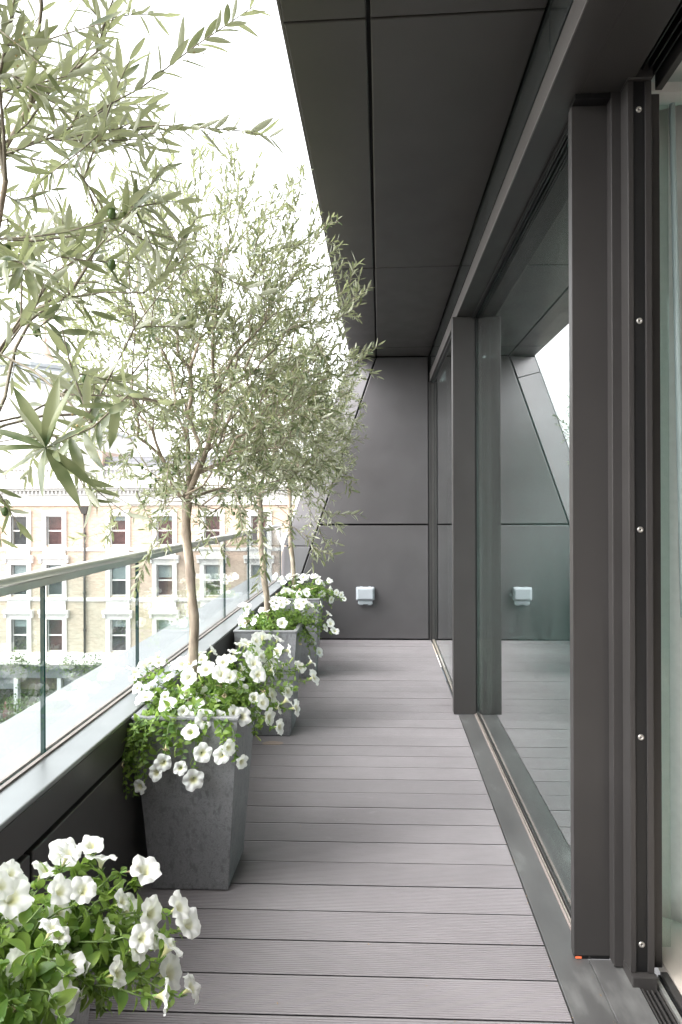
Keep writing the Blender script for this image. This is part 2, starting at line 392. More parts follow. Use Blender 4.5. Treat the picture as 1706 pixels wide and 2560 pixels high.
# ================================================================== END WALL (cladding)
zs = lambda z: -.767 + (z-.584)*.348              # slanted joint
ew = thing('end_wall', (-.2, YE, 0), 'dark grey metal clad wall closing the far end of the terrace', 'wall')
g = .008; th = .022
def plate(name, poly, m, y0=YE, bev=.004, parent=ew, thick=th, ys=None):
    f = [(x, (ys[i] if ys else y0), z) for i, (x, z) in enumerate(poly)]
    bk = [(x, yy + thick, z) for (x, yy, z) in f]
    return MB().slab(f, bk).build(name, m, parent, bevel=bev, fix=True)
plate('panel', [(zs(.012)+g, .012), (.462, .012), (.462, 1.093), (zs(1.093)+g, 1.093)], M['wallpanel'])
plate('panel', [(zs(1.110)+g, 1.110), (.462, 1.110), (.462, 2.700), (zs(2.700)+g, 2.700)], M['wallpanel'])
ox = lambda z: -.274 + (z-2.722)*.3595
yo = YE + .05
plate('panel', [(ox(.90), .90), (zs(.90)-g, .90), (zs(2.49)-g, 2.49), (ox(2.552), 2.552)], M['wallpanel'], ys=[yo, YE, YE, yo])
plate('panel', [(-.955, .02), (zs(.02)-g, .02), (zs(.892)-g, .892), (ox(.892), .892), (-.955, .80)], M['wallpanel'], ys=[yo, YE, YE, yo, yo])
plate('panel', [(ox(2.556), 2.556), (zs(2.494)-g, 2.494), (zs(2.70)-g, 2.700), (ox(2.70), 2.700)], M['wallpanel'], ys=[yo, YE, YE, yo])
MB().slab([(-.93, YE+.03+.12, -.1), (.50, YE+.03, -.1), (.50, YE+.03, 2.78), (-.24, YE+.03+.12, 2.78), (-.92, YE+.15, .90)],
          [(-.93, YE+.3, -.1), (.50, YE+.3, -.1), (.50, YE+.3, 2.78), (-.24, YE+.3, 2.78), (-.92, YE+.3, .90)]).build('backing', M['void'], ew, fix=True)
# narrow edge return of the slanted fin
MB().slab([(ox(.9)-.004, yo-.002, .9), (ox(.9)-.026, yo+.02, .9), (ox(2.78)-.026, yo+.02, 2.78), (ox(2.78)-.004, yo-.002, 2.78)],
          [(ox(.9)-.004, yo+.3, .9), (ox(.9)-.026, yo+.3, .9), (ox(2.78)-.026, yo+.3, 2.78), (ox(2.78)-.004, yo+.3, 2.78)]).build('edge_trim', M['cap'], ew, fix=True)
for x0, x1, mm in ((.466, .472, 'black'), (.4725, .484, 'frame'), (.4845, .492, 'black'), (.4925, .5035, 'frame')):
    B('jamb_channel', M[mm], ew, x0, x1, YE-.012, YE+.02, .0, 2.46)

# junction box
jb = thing('junction_box', (-.141, YE, .34), 'small pale blue-grey electrical box fixed low on the dark end wall', 'electrical box')
B('body', M['box'], jb, -.229, -.053, YE-.050, YE-.001, .384, .508, bevel=.010)
B('lid', M['box'], jb, -.217, -.065, YE-.066, YE-.0495, .395, .498, bevel=.008)
B('gland_box', M['box'], jb, -.210, -.071, YE-.038, YE-.001, .344, .3835, bevel=.006)
for x in (-.180, -.099):
    B('latch', M['box'], jb, x-.018, x+.018, YE-.034, YE-.010, .336, .3435, bevel=.003)
    B('lug', M['box'], jb, x-.012, x+.012, YE-.034, YE-.014, .5085, .513, bevel=.002)

# matching wall that closes the near end of the terrace, behind the camera
bw_ = thing('near_end_wall', (0, -1.3, 0), 'dark metal clad wall closing the near end of the terrace behind the camera', 'wall')
B('panel', M['wallpanel'], bw_, -.83, .48, -1.34, -1.31, .01, 1.09, bevel=.004)
B('panel', M['wallpanel'], bw_, -.83, .48, -1.34, -1.31, 1.11, 2.70, bevel=.004)
B('backing', M['void'], bw_, -.84, .80, -1.40, -1.345, -.1, 2.75)

# ================================================================== SOFFIT
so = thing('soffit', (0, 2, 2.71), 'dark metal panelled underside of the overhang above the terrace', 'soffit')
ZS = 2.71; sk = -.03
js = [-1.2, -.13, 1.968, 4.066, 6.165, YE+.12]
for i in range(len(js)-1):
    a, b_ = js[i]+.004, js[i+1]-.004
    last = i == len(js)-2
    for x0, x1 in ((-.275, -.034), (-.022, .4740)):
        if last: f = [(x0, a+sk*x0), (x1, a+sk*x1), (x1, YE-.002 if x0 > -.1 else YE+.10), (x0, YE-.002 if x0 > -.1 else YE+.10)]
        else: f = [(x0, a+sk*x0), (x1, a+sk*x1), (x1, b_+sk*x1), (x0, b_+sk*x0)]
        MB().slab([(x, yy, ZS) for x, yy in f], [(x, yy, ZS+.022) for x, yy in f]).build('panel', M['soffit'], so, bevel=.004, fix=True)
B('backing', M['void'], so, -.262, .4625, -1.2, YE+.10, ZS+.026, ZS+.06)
B('edge_trim', M['fascia'], so, -.2830, -.2755, -1.2, YE+.13, ZS+.001, ZS+.06)

# sloping facade above the overhang and roof slab (seals the building)
rf = thing('upper_facade', (0, 2, 2.77), 'sloping dark metal facade rising above the overhang edge', 'building')
MB().slab([(-.262, -1.2, 2.771), (.30, -1.2, 4.3), (6.0, -1.2, 4.3), (6.0, -1.2, 2.771)], [(-.262, 6.83, 2.771), (.30, 6.83, 4.3), (6.0, 6.83, 4.3), (6.0, 6.83, 2.771)]).build('cladding', M['bronze'], rf, fix=True)

# clerestory strip between soffit and header
cl = thing('clerestory_strip', (.47, 2, 2.56), 'dark glossy glazed strip between the soffit and the door header', 'window strip')
cy = [-1.2, .80, 1.93, 3.05, 4.18, 5.30, YE-.01]
for i in range(len(cy)-1):
    B('pane', M['clere'], cl, .480, .490, cy[i]+.004, cy[i+1]-.004, 2.560, 2.7595, bevel=.0015)
B('backing', M['void'], cl, .4905, .50, -1.2, YE, 2.55, 2.765)

# header beam
hd = thing('door_header', (.6, 2, 2.46), 'long dark metal beam above the sliding glass doors', 'beam')
B('fascia', M['fascia'], hd, .479, .484, -1.2, YE-.003, 2.466, 2.545, bevel=.0015)
B('beam_body', M['frame'], hd, .4845, .5695, -1.2, YE-.003, 2.467, 2.548)
B('soffit_plate', M['frame'], hd, .5705, .697, -1.2, 1.95, 2.468, 2.548)
B('soffit_plate', M['frame'], hd, .5705, .600, 1.951, 4.3, 2.467, 2.548)
B('gap_seal', M['black'], hd, .4870, .4900, -1.2, YE-.003, 2.5485, 2.5595)
B('head_track', M['black'], hd, .6985, .775, -1.2, 1.93, 2.515, 2.60)
for x in (.715, .735, .755): B('head_rail', M['black'], hd, x-.002, x+.002, -1.2, 1.93, 2.485, 2.5145)
B('inner_trim', M['frame'], hd, .776, .796, -1.2, 1.95, 2.470, 2.60, bevel=.002)

# ================================================================== DOORS / POSTS
nd = thing('sliding_glass_door', (.60, 2, 0), 'large near glass door pane beside the deck reflecting the end wall', 'glass door')
MB().box(.601, .603, 2.0, 4.262, .016, 2.464).build('outer_pane', M['doorglass'], nd)
MB().box(.632, .638, 2.0, 4.262, .016, 2.464).build('inner_pane', M['winglass'], nd)
B('bottom_rail', M['black'], nd, .6032, .640, 2.0, 4.262, .0, .0155)
for i, (a, b_) in enumerate(((.574, .577), (.580, .584), (.590, .596))):
    B('head_gasket', M['black' if i != 1 else 'frame'], nd, a, b_, 2.02, 4.24, 2.450, 2.4655)
B('end_jamb', M['frame'], ew, .5040, .64, 6.521, 6.59, 0, 2.46)
fd = thing('sliding_glass_door', (.505, 4.3, 0), 'narrow far glass door pane between the square post and the end wall', 'glass door')
MB().box(.506, .508, 4.33, 6.52, .016, 2.464).build('outer_pane', M['doorglass'], fd)
B('bottom_rail', M['gasket'], fd, .497, .5055, 4.33, 6.52, .0015, .014, bevel=.002)
B('bottom_seal', M['black'], fd, .4885, .4965, 4.33, 6.52, .0015, .004)
B('head_seal', M['black'], fd, .496, .505, 4.33, 6.52, 2.452, 2.4655)

po = thing('door_post', (.52, 4.25, 0), 'dark metal square post standing between the two glass doors', 'post')
B('post_body', M['frame'], po, .454, .5905, 4.247, 4.325, .002, 2.462, bevel=.002)
B('seal', M['black'], po, .5908, .6005, 4.252, 4.300, .002, 2.462)

jf = thing('door_frame', (.67, 1.95, 0), 'stepped dark metal upright door jamb nearest the camera with a screwed black channel', 'door frame')
B('jamb_profile', M['frame'], jf, .5535, .6575, 1.985, 2.018, .012, 2.452, bevel=.0015)
B('jamb_profile', M['frame'], jf, .6535, .6855, 1.946, 1.9845, .008, 2.468, bevel=.0015)
B('jamb_profile', M['frame'], jf, .6595, .6945, 1.9860, 2.05, .0, 2.60)
B('jamb_profile', M['frame'], jf, .6795, .6947, 1.890, 1.9455, .031, 2.462, bevel=.0012)
B('jamb_profile', M['frame'], jf, .7262, .7435, 1.890, 2.05, .031, 2.462, bevel=.0012)
B('black_channel', M['black'], jf, .6950, .7260, 1.8945, 2.05, .031, 2.462)
B('jamb_profile', M['frame'], jf, .7440, .7900, 1.952, 2.05, .004, 2.462, bevel=.002)
B('base_block', M['frame'], jf, .6785, .7445, 1.872, 1.95, -.012, .0300, bevel=.002)
B('head_block', M['frame'], jf, .6785, .7445, 1.880, 1.95, 2.4635, 2.515, bevel=.002)
B('foot_pad', M['black'], jf, .556, .655, 1.987, 2.016, .002, .0118)
B('head_pad', M['black'], jf, .556, .700, 1.950, 2.016, 2.4525, 2.4665)
tg = B('packer', M['orange'], jf, .5575, .5745, 1.9835, 1.9868, .004, .0085); tg['label'] = 'orange plastic packer'
for z in (2.386, 1.809, 1.239, .672, .106):
    s_ = MB().lathe(.7105, z, [(1.8945, .0082), (1.8925, .0082), (1.8912, .0070), (1.8910, .0030), (1.8928, .0026)], 20, axis='Y').build('screw', M['screw'], jf, fix=True)
    MB().lathe(.7105, z, [(1.8926, .0024), (1.8922, .0022)], 6, axis='Y').build('socket', M['black'], s_, fix=True)

# ================================================================== INTERIOR ROOM
fl = MB().box(.797, 6.0, -2.2, 6.6, -.03, .0).build('indoor_floor', M['oak']); tag(fl, kind='structure')
x = .797
fb = None
for i in range(12):
    if fb is None: fb = MB().box(.7985, .9545, -2.1, 6.5, .0, .006).build('floor_board', M['oak'], fl, bevel=.001, loc=(0, 0, 0)); q = fb
    else: q = fb.copy(); col.objects.link(q); q.parent = fl
    q.location = (i*.158, 0, 0)
f2 = MB().box(.64, .796, 2.052, 6.6, -.03, .0).build('indoor_floor_edge', M['oak']); tag(f2, kind='structure')
ic = MB().box(.797, 6.0, -2.2, 6.6, 2.60, 2.70).build('indoor_ceiling', M['plaster']); tag(ic, kind='structure')
iw = MB().box(6.0, 6.1, -2.2, 6.6, -.03, 2.70).box(.64, 6.0, 6.6, 6.7, -.03, 2.7).box(.80, 6.0, -2.3, -2.2, -.03, 2.7).build('indoor_wall', M['plaster']); tag(iw, kind='structure')
# curtain
def curtain(name, x0, x1, y0, y1, z0, z1, folds, amp, parent):
    nu, nv = 90, 24; vs = []; d = Vector((x1-x0, y1-y0, 0)); nrm = Vector((-d.y, d.x, 0)).normalized()
    for j in range(nv+1):
        v = j/nv
        for i in range(nu+1):
            u = i/nu; a = amp*(.5+.5*v)*math.sin(u*folds*2*math.pi + .5*math.sin(3*v+u*5)) + .25*amp*math.sin(u*folds*5.1+v*2)
            p = Vector((x0, y0, 0)) + d*u + nrm*a; vs.append((p.x, p.y, z1 + (z0-z1)*v + .004*math.sin(u*17)*v))
    fs = [(j*(nu+1)+i, j*(nu+1)+i+1, (j+1)*(nu+1)+i+1, (j+1)*(nu+1)+i) for j in range(nv) for i in range(nu)]
    o = MB().add(vs, fs, 0, True).build(name, M['curtain'], parent)
    m = o.modifiers.new('solid', 'SOLIDIFY'); m.thickness = .002; return o
ct = thing('curtain', (.95, 2.1, 0), 'pale grey-green curtain hanging inside the doorway at the right edge', 'curtain')
curtain('cloth', .80, 1.75, 2.16, 2.02, .022, 2.53, 5, .018, ct)
B('heading_rail', M['plaster'], ct, .80, 1.75, 2.07, 2.12, 2.535, 2.565)
MB().tube([(.838, 1.985, 2.45), (.866, 1.985, .985)], [.008, .0095], 10).build('pull_wand', M['aqua'], ct)
ct2 = thing('curtain', (.95, 5, 0), 'dim grey curtain drawn behind the near glass door inside the room', 'curtain')
curtain('cloth', 1.25, 1.10, 2.4, 6.4, .022, 2.53, 14, .035, ct2)
MB().box(.7915, .835, 2.004, 2.012, .03, 2.46).build('side_glass', glass('green_pane', (.87, .91, .88), 1.0), jf)

# ================================================================== PARAPET
pw = thing('parapet_wall', (-1.02, 2, 0), 'low dark metal parapet wall with a wide pale reflective coping', 'wall')
CT = .607
B('coping', M['cap'], pw, -1.225, -.8375, -1.2, YE+.10, .592, CT, bevel=.004)
B('fascia', M['bronze'], pw, -.8470, -.8380, -1.2, YE-.004, .494, .5915, bevel=.002)
B('fascia', M['bronze'], pw, -1.224, -1.2150, -1.2, YE+.10, .20, .5915)
B('core', M['void'], pw, -1.214, -.862, -1.2, YE+.10, -.4, .588)
py = [-1.2, -.60, 1.606, 3.81, YE-.004]
for i in range(4): B('panel', M['bronze'], pw, -.8610, -.8380, py[i]+.006, py[i+1]-.006, -.04, .478, bevel=.004)

gbal = thing('glass_balustrade', (-.95, 2, CT), 'frameless glass balustrade of clear panes standing in the parapet coping', 'balustrade')
B('channel', M['channel'], gbal, -.9680, -.9590, -1.2, YE-.01, CT+.0005, CT+.006)
B('channel', M['channel'], gbal, -.9460, -.9350, -1.2, YE-.01, CT+.0005, CT+.006)
gy = [-1.13, -.375, .38, 1.135, 1.892, 2.642, 3.394, 4.150, 4.910, 5.680, YE-.02]
def pane(y0, y1):
    mb = MB(); x0, x1, z0, z1 = -.9580, -.9470, CT+.001, 1.083
    v = [(x0,y0,z0),(x1,y0,z0),(x1,y1,z0),(x0,y1,z0),(x0,y0,z1),(x1,y0,z1),(x1,y1,z1),(x0,y1,z1)]
    mb.add(v, [(1,2,6,5),(3,0,4,7)], 0); mb.add(v, [(0,3,2,1),(4,5,6,7),(0,1,5,4),(2,3,7,6)], 1); return mb
for i in range(len(gy)-1): pane(gy[i]+.004, gy[i+1]-.004).build('glass_pane', [M['pane'], M['edge']], gbal)
hr = MB().tube([(-.952, -1.2, 1.122), (-.952, 1.6, 1.118), (-.952, 4, 1.108), (-.952, YE+.02, 1.098)], 0.0128, 28).build('handrail', M['steel'], gbal)
MB().box(-.9585, -.9465, -1.2, YE-.02, 1.084, 1.104).build('rail_slot', M['steel'], gbal)

# ================================================================== PLANTERS
NP = random.Random(11)
def planter(cx, cy, rot, label):
    t = thing('planter', (cx, cy, 0), label, 'planter', 'planters along the parapet')
    def ring(h, z): return [(cx + a*h, cy + b_*h, z) for a, b_ in ((-1,-1),(1,-1),(1,1),(-1,1))]
    levels = [(.126, .000), (.132, .006), (.176, .590), (.180, .594), (.180, .602), (.1795, .604), (.158, .604), (.156, .600), (.154, .53)]
    vs = []; fs = []
    for h, z in levels: vs += ring(h, z)
    for i in range(len(levels)-1):
        for k in range(4): fs.append((i*4+k, i*4+(k+1) % 4, (i+1)*4+(k+1) % 4, (i+1)*4+k))
    fs += [(3,2,1,0), tuple(len(vs)-4+k for k in range(4))]
    MB().add(vs, fs).build('pot', M['pot'], t, bevel=.0035)
    # lumpy soil
    n = 14; vs = []; 
    for j in range(n+1):
        for i in range(n+1):
            u, v = i/n*2-1, j/n*2-1
            vs.append((cx+u*.156, cy+v*.156, .572 + .016*(1-u*u)*(1-v*v) + NP.uniform(-.006, .006)))
    fs = [(j*(n+1)+i, j*(n+1)+i+1, (j+1)*(n+1)+i+1, (j+1)*(n+1)+i) for j in range(n) for i in range(n)]
    MB().add(vs, fs, 0, True).build('soil', M['soil'], t)
    return t
POTS = [(-.652, .95), (-.650, 2.425), (-.640, 3.955), (-.625, 5.215)]
planter(*POTS[0], 0, 'charcoal square planter cut off by the lower left corner, hidden under petunias')
planter(*POTS[1], 0, 'tall tapered charcoal planter fully in view, second from the camera')
planter(*POTS[2], 0, 'tapered charcoal planter standing just behind the fully visible one, third from the camera')
planter(*POTS[3], 0, 'farthest tapered charcoal planter, nearest the end wall')

# ---------------- leaf instancing helpers
def leaf_template(L, W, rows, curl, fold, shape):
    vs = []; fs = []
    for i, t_ in enumerate(rows):
        w_ = W * shape(t_); z = -curl * t_*t_; 
        if w_ < 1e-4: vs += [(0, t_*L, z)]
        else: vs += [(-w_, t_*L, z + fold*w_), (0, t_*L, z), (w_, t_*L, z + fold*w_)]
    idx = []; k = 0
    for t_ in rows:
        c = 1 if W*shape(t_) < 1e-4 else 3; idx.append(list(range(k, k+c))); k += c
    for a, b_ in zip(idx, idx[1:]):
        if len(a) == 1 and len(b_) == 3: fs += [(a[0], b_[1], b_[0]), (a[0], b_[2], b_[1])]
        elif len(a) == 3 and len(b_) == 1: fs += [(a[0], a[1], b_[0]), (a[1], a[2], b_[0])]
        else: fs += [(a[0], a[1], b_[1], b_[0]), (a[1], a[2], b_[2], b_[1])]
    return np.array(vs, float), fs
def sh_olive(t): return 0 if t <= 0 or t >= 1 else (math.sin(math.pi * t**.85))**.8
def sh_ovate(t): return 0 if t <= 0 or t >= 1 else (math.sin(math.pi * min(1, t)**.72))**.75
OL = [leaf_template(1, .096, [0, .12, .3, .5, .7, .88, 1], c, .35, sh_olive) for c in (.05, .16, -.08)]
OLs = [leaf_template(1, .108, [0, .3, .65, 1], c, .35, sh_olive) for c in (.05, .16, -.08)]
PL = [leaf_template(1, .30, [0, .07, .22, .42, .62, .82, 1], c, .30, sh_ovate) for c in (.12, .35, .55)]
PLs = [leaf_template(1, .30, [0, .25, .6, 1], c, .30, sh_ovate) for c in (.12, .35, .55)]
def mesh_from(name, vs, fs, m):
    me = bpy.data.meshes.new(name); me.from_pydata([tuple(v) for v in vs], [], fs); me.materials.append(m)
    me.polygons.foreach_set('use_smooth', [True]*len(fs)); me.update(); return me
OLM = [mesh_from('olive_leaf', v, f, M['olive_leaf']) for v, f in OL]
PLM = [mesh_from('petunia_leaf', v, f, M['petunia_leaf']) for v, f in PL]
def frame(d, n):
    d = d.normalized(); x = d.cross(n)
    if x.length < 1e-5: x = d.orthogonal()
    x.normalize(); z = x.cross(d); return x, d, z
CAMP = Vector((0, 0, CH)); CF = Vector((-math.sin(R(2.28)), math.cos(R(2.28)), 0)); CR = Vector((CF.y, -CF.x, 0))
def in_view(p, m=.02):
    v = p - CAMP; d = v.dot(CF)
    if d < .15: return False, d
    x = v.dot(CR)/d; z = v.z/d
    return (-.517-m < x < .483+m and -.764-m < z < .736+m), d
def place_leaves(parent, leaves, meshes, tmpl, m, name, stuffname, maxparts=300):
    """leaves: (pos, dir, normal, length, variant). Largest in view become parts; the rest one mesh."""
    sc_ = []
    for i, L in enumerate(leaves):
        ok, d = in_view(L[0]); sc_.append((-(L[3]/d) if ok else 0, i))
    sc_.sort(); parts = {i for s, i in sc_[:maxparts] if s < 0}
    base = wloc(parent); V = []; F = []; off = 0
    for i, (p, d, n, ln, var) in enumerate(leaves):
        x, yv, z = frame(d, n)
        if i in parts:
            o = bpy.data.objects.new(name, meshes[var]); col.objects.link(o); o.parent = parent
            mw = Matrix((x, yv, z)).transposed().to_4x4() @ Matrix.Scale(ln, 4); mw.translation = p - base; o.matrix_basis = mw
        else:
            T, fs = tmpl[var]; A = np.array([x, yv, z]) * ln
            V.append(T @ A + np.array(p - base)); F += [tuple(a+off for a in f) for f in fs]; off += len(T)
    if V:
        V = np.concatenate(V); me = bpy.data.meshes.new(stuffname); me.from_pydata(V.tolist(), [], F); me.materials.append(m)
        me.polygons.foreach_set('use_smooth', [True]*len(F)); me.update()
        o = bpy.data.objects.new(stuffname, me); col.objects.link(o); o.parent = parent; o['kind'] = 'stuff'
def rv(r, s=1): return Vector((r.gauss(0, s), r.gauss(0, s), r.gauss(0, s)))

# ================================================================== OLIVE TREES
def olive(seed, base, fork, ctr, rad, nshoot, label, leaf_len, extra=(), special=(), lowdroop=8):
    r = random.Random(seed)
    t = thing('olive_tree', (base[0], base[1], .58), label, 'olive tree', 'olive trees in the planters')
    base = Vector(base); fork = Vector(fork); ctr = Vector(ctr)
    # trunk
    n = 46; pts = []; rr = []
    ph = [r.uniform(0, 6) for _ in range(4)]
    for i in range(n):
        u = i/(n-1); p = base.lerp(fork, u)
        p.x += .009*math.sin(u*5+ph[0])*math.sin(math.pi*u) + .002*math.sin(u*21+ph[1]); p.y += .009*math.sin(u*4+ph[2])*math.sin(math.pi*u)
        knob = .0022*max(0, math.sin(u*31+ph[3]))**8
        pts.append(p); rr.append(.0185*(1-.18*u) + knob + r.uniform(-.0005, .0005) + (.006*(1-u/.06) if u < .06 else 0) + (.004*(u-.93)/.07 if u > .93 else 0))
    MB().tube(pts, rr, 14).build('trunk', M['bark'], t)
    # skeleton grown towards attraction points
    nodes = [fork.copy()]; par = [-1]; plen = [0.0]
    att = []
    while len(att) < nshoot:
        v = rv(r); v.normalize(); s = r.random()**.42
        p = ctr + Vector((v.x*rad[0], v.y*rad[1], v.z*rad[2]))*s
        if p.z < fork.z - .16 or p.z > ctr.z + rad[2]*.96: continue
        if p.x > .40 or (seed == 1 and p.z < fork.z + .05): continue
        att.append((p, None))
    for e in extra: att.append((Vector(e[0]), [Vector(q) for q in e]))
    for _ in range(lowdroop):
        a = r.uniform(0, 6.28); p = ctr + Vector((math.cos(a)*rad[0]*.75, math.sin(a)*rad[1]*.75, 0)); p.z = fork.z + r.uniform(-.16, .05); att.append((p, None))
    att.sort(key=lambda a: (a[0]-fork).length)
    tips = []
    for p, ex in att:
        best = 0; bc = 1e9
        for i, q in enumerate(nodes):
            c = (p-q).length + .66*plen[i]
            if c < bc: bc = c; best = i
        q = nodes[best]; L = (p-q).length; k = max(1, int(L/.05)); last = best
        bend = rv(r, .03*L); bend.z += .05*L
        for j in range(1, k+1):
            u = j/k; nn = q.lerp(p, u) + bend*math.sin(math.pi*u) + rv(r, .0014)
            nodes.append(nn); par.append(last); plen.append(plen[last]+L/k); last = len(nodes)-1
        tips.append((last, ex))
    cnt = [0]*len(nodes)
    for tip, _ in tips:
        i = tip
        while i >= 0: cnt[i] += 1; i = par[i]
    thin = MB(); limbs = {}
    limb_of = [0]*len(nodes)
    for i in range(1, len(nodes)):
        j = par[i]
        while par[j] > 0: j = par[j]
        limb_of[i] = j if par[i] != 0 else i
        r0 = min(.011, .00105*cnt[par[i]]**.46); r1 = min(.011, .00105*cnt[i]**.46)
        if par[i] == 0: r0 = r1*1.15
        else: r0 = min(r0, r1*1.25)
        big = r1 > .0030
        mb = limbs.setdefault(limb_of[i], MB()) if big else thin
        a, b_ = nodes[par[i]], nodes[i]; e = (b_-a).normalized()*r1*.3
        mb.tube([a-e, b_+e], [r0, r1], 7 if big else 4, cap=False)
    for k_, mb in limbs.items(): mb.build('branch', M['bark'], t)
    # leafy shoots
    leaves = []; fruit = []
    def leafy(path, ln0, dens=.0165, start=0.0):
        tot = 0; ang = r.uniform(0, 6.28); nxt = start
        for a, b_ in zip(path, path[1:]):
            seg = (b_-a).length; d = (b_-a).normalized()
            while nxt < tot+seg:
                p = a + d*(nxt-tot); side = d.orthogonal().normalized(); side.rotate(Quaternion(d, ang)); ang += math.pi/2 + r.uniform(-.3, .3)
                for sgn in (1, -1):
                    if r.random() < .10: continue
                    dd = (d*r.uniform(.7, 1.1) + side*sgn*r.uniform(.6, 1.0) + rv(r, .16)); dd.z += r.uniform(-.15, .18); dd.normalize()
                    nn = d.cross(dd).cross(dd)*-1 + rv(r, .35) + Vector((0, 0, .5))
                    leaves.append((p, dd, nn, ln0*r.uniform(.62, 1.15), r.randrange(3)))
                if r.random() < .05: fruit.append(p + rv(r, .006))
                nxt += dens*r.uniform(.7, 1.3)
            tot += seg
    for tip, ex in tips:
        p = nodes[tip]
        if ex is not None:
            path = ex; ln = leaf_len*1.12
        else:
            out = (p-ctr).normalized(); L = r.uniform(.08, .19); d = (out*.75 + Vector((0, 0, r.uniform(0, .9))) + rv(r, .38)).normalized()
            if p.z < fork.z - .02: d = (out*.8 + Vector((0, 0, -.35)) + rv(r, .25)).normalized()
            path = [p]; q = p.copy()
            for j in range(5):
                d = (d + rv(r, .05)).normalized(); q = q + d*L/5; path.append(q.copy())
            ln = leaf_len
        thin.tube(path, [.0016 - .0010*i/(len(path)-1) for i in range(len(path))], 4, cap=False)
        leafy(path, ln)
        if r.random() < .8 and ex is None:                  # a side shoot
            q = path[2]; d = ((path[3]-path[2]).normalized() + rv(r, .7)).normalized(); s2 = [q]
            for j in range(3): d = (d + rv(r, .08)).normalized(); s2.append(s2[-1] + d*.04)
            thin.tube(s2, [.0011, .0009, .0007, .0005], 4, cap=False); leafy(s2, ln*.9)
    # leaves along inner thin nodes
    for i in range(1, len(nodes)):
        if cnt[i] <= 3 and r.random() < .55:
            d = (nodes[i]-nodes[par[i]]).normalized(); side = d.orthogonal(); side.rotate(Quaternion(d, r.uniform(0, 6.28)))
            for sgn in (1, -1):
                dd = (d*.7+side*sgn*.9+rv(r, .2)).normalized(); leaves.append((nodes[i], dd, rv(r, .5)+Vector((0, 0, .7)), leaf_len*r.uniform(.6, 1.0), r.randrange(3)))
    for (p, q) in special:
        p = Vector(p); q = Vector(q); leaves.append((p, q-p, Vector((r.uniform(-.4, .4), -.6, .8)), (q-p).length, r.randrange(3)))
    tw = thin.build('twigs', M['twig'], t); tw['kind'] = 'stuff'
    for q in fruit[:26]:
        MB().lathe(q.x, q.y, [(q.z-.0075, .0012), (q.z-.005, .0042), (q.z, .0055), (q.z+.005, .0042), (q.z+.0075, .001)], 8).build('olive', M['olive_fruit'], t)
    bl = MB()
    for q in fruit[26:400]:
        for _ in range(6):
            c = q + rv(r, .007); s = .0016
            bl.add([c+Vector((s,0,0)), c+Vector((0,s,0)), c+Vector((-s,0,0)), c+Vector((0,-s,0)), c+Vector((0,0,s)), c+Vector((0,0,-s))], [(0,1,4),(1,2,4),(2,3,4),(3,0,4),(1,0,5),(2,1,5),(3,2,5),(0,3,5)])
    if bl.v: o = bl.build('blossom_specks', M['blossom'], t); o['kind'] = 'stuff'
    place_leaves(t, leaves, OLM, OL if seed == 1 else OLs, M['olive_leaf'], 'leaf', 'leaves')
    return len(leaves)
S1 = [(-.595, 1.05, 1.862), (-.503, 1.05, 1.892), (-.43, 1.05, 1.933), (-.368, 1.05, 1.964), (-.284, 1.05, 2.026), (-.23, 1.05, 2.06), (-.191, 1.06, 2.094)]
S2 = [(-.538, .95, 1.823), (-.498, .95, 1.855), (-.465, .95, 1.899), (-.428, .95, 1.934), (-.398, .95, 1.975), (-.382, .95, 2.001)]
S3 = [(-.427, 1.15, 1.956), (-.371, 1.15, 1.96), (-.30, 1.15, 1.954), (-.233, 1.15, 1.947), (-.178, 1.15, 1.934)]
S5 = [(-.454, .80, 1.493), (-.437, .80, 1.515), (-.409, .80, 1.553), (-.398, .80, 1.583)]
S7 = [(-.289, .58, 1.364), (-.290, .68, 1.393), (-.279, .75, 1.437), (-.239, .78, 1.43)][::-1]
S6 = [(-.32, .75, 1.401), (-.344, .75, 1.466), (-.355, .75, 1.514)]
CC = (-.289, .58, 1.364)
SP = [(CC, q) for q in [(-.255, .575, 1.313), (-.246, .59, 1.329), (-.287, .56, 1.324), (-.313, .575, 1.420), (-.279, .58, 1.428), (-.260, .57, 1.422), (-.337, .57, 1.383), (-.338, .56, 1.362), (-.333, .585, 1.334), (-.236, .57, 1.382), (-.30, .53, 1.40)]]
T1 = olive(1, (-.66, .97, .58), (-.66, .97, 1.32), (-.63, .99, 1.88), (.38, .42, .56), 180,
      'nearest olive tree with large leaves overhanging the upper left corner', .047, (S1, S2, S3, S5, S7, S6), SP, 0)
T2 = olive(2, (-.668, 2.42, .58), (-.692, 2.42, 1.32), (-.575, 2.42, 1.87), (.49, .45, .58), 560,
      'round-headed olive tree rising from the fully visible planter', .040,
      ([(-.20, 2.35, 1.98), (-.15, 2.34, 2.02), (-.10, 2.33, 2.07), (-.075, 2.33, 2.14)], [(-.19, 2.3, 1.93), (-.13, 2.3, 1.94), (-.09, 2.3, 1.965), (-.06, 2.3, 1.985)],
       [(-.60, 2.3, 2.35), (-.57, 2.3, 2.42), (-.56, 2.3, 2.50)]), (), 22)
T3 = olive(3, (-.655, 3.96, .58), (-.700, 3.95, 1.38), (-.58, 3.95, 1.86), (.42, .42, .52), 400,
      'olive tree in the third planter, partly behind the round-headed one', .041, (), (), 8)
T4 = olive(4, (-.66, 5.22, .58), (-.690, 5.20, 1.42), (-.58, 5.20, 1.86), (.34, .40, .46), 240,
      'farthest olive tree with a thin stem in front of the end wall', .040, (), (), 5)

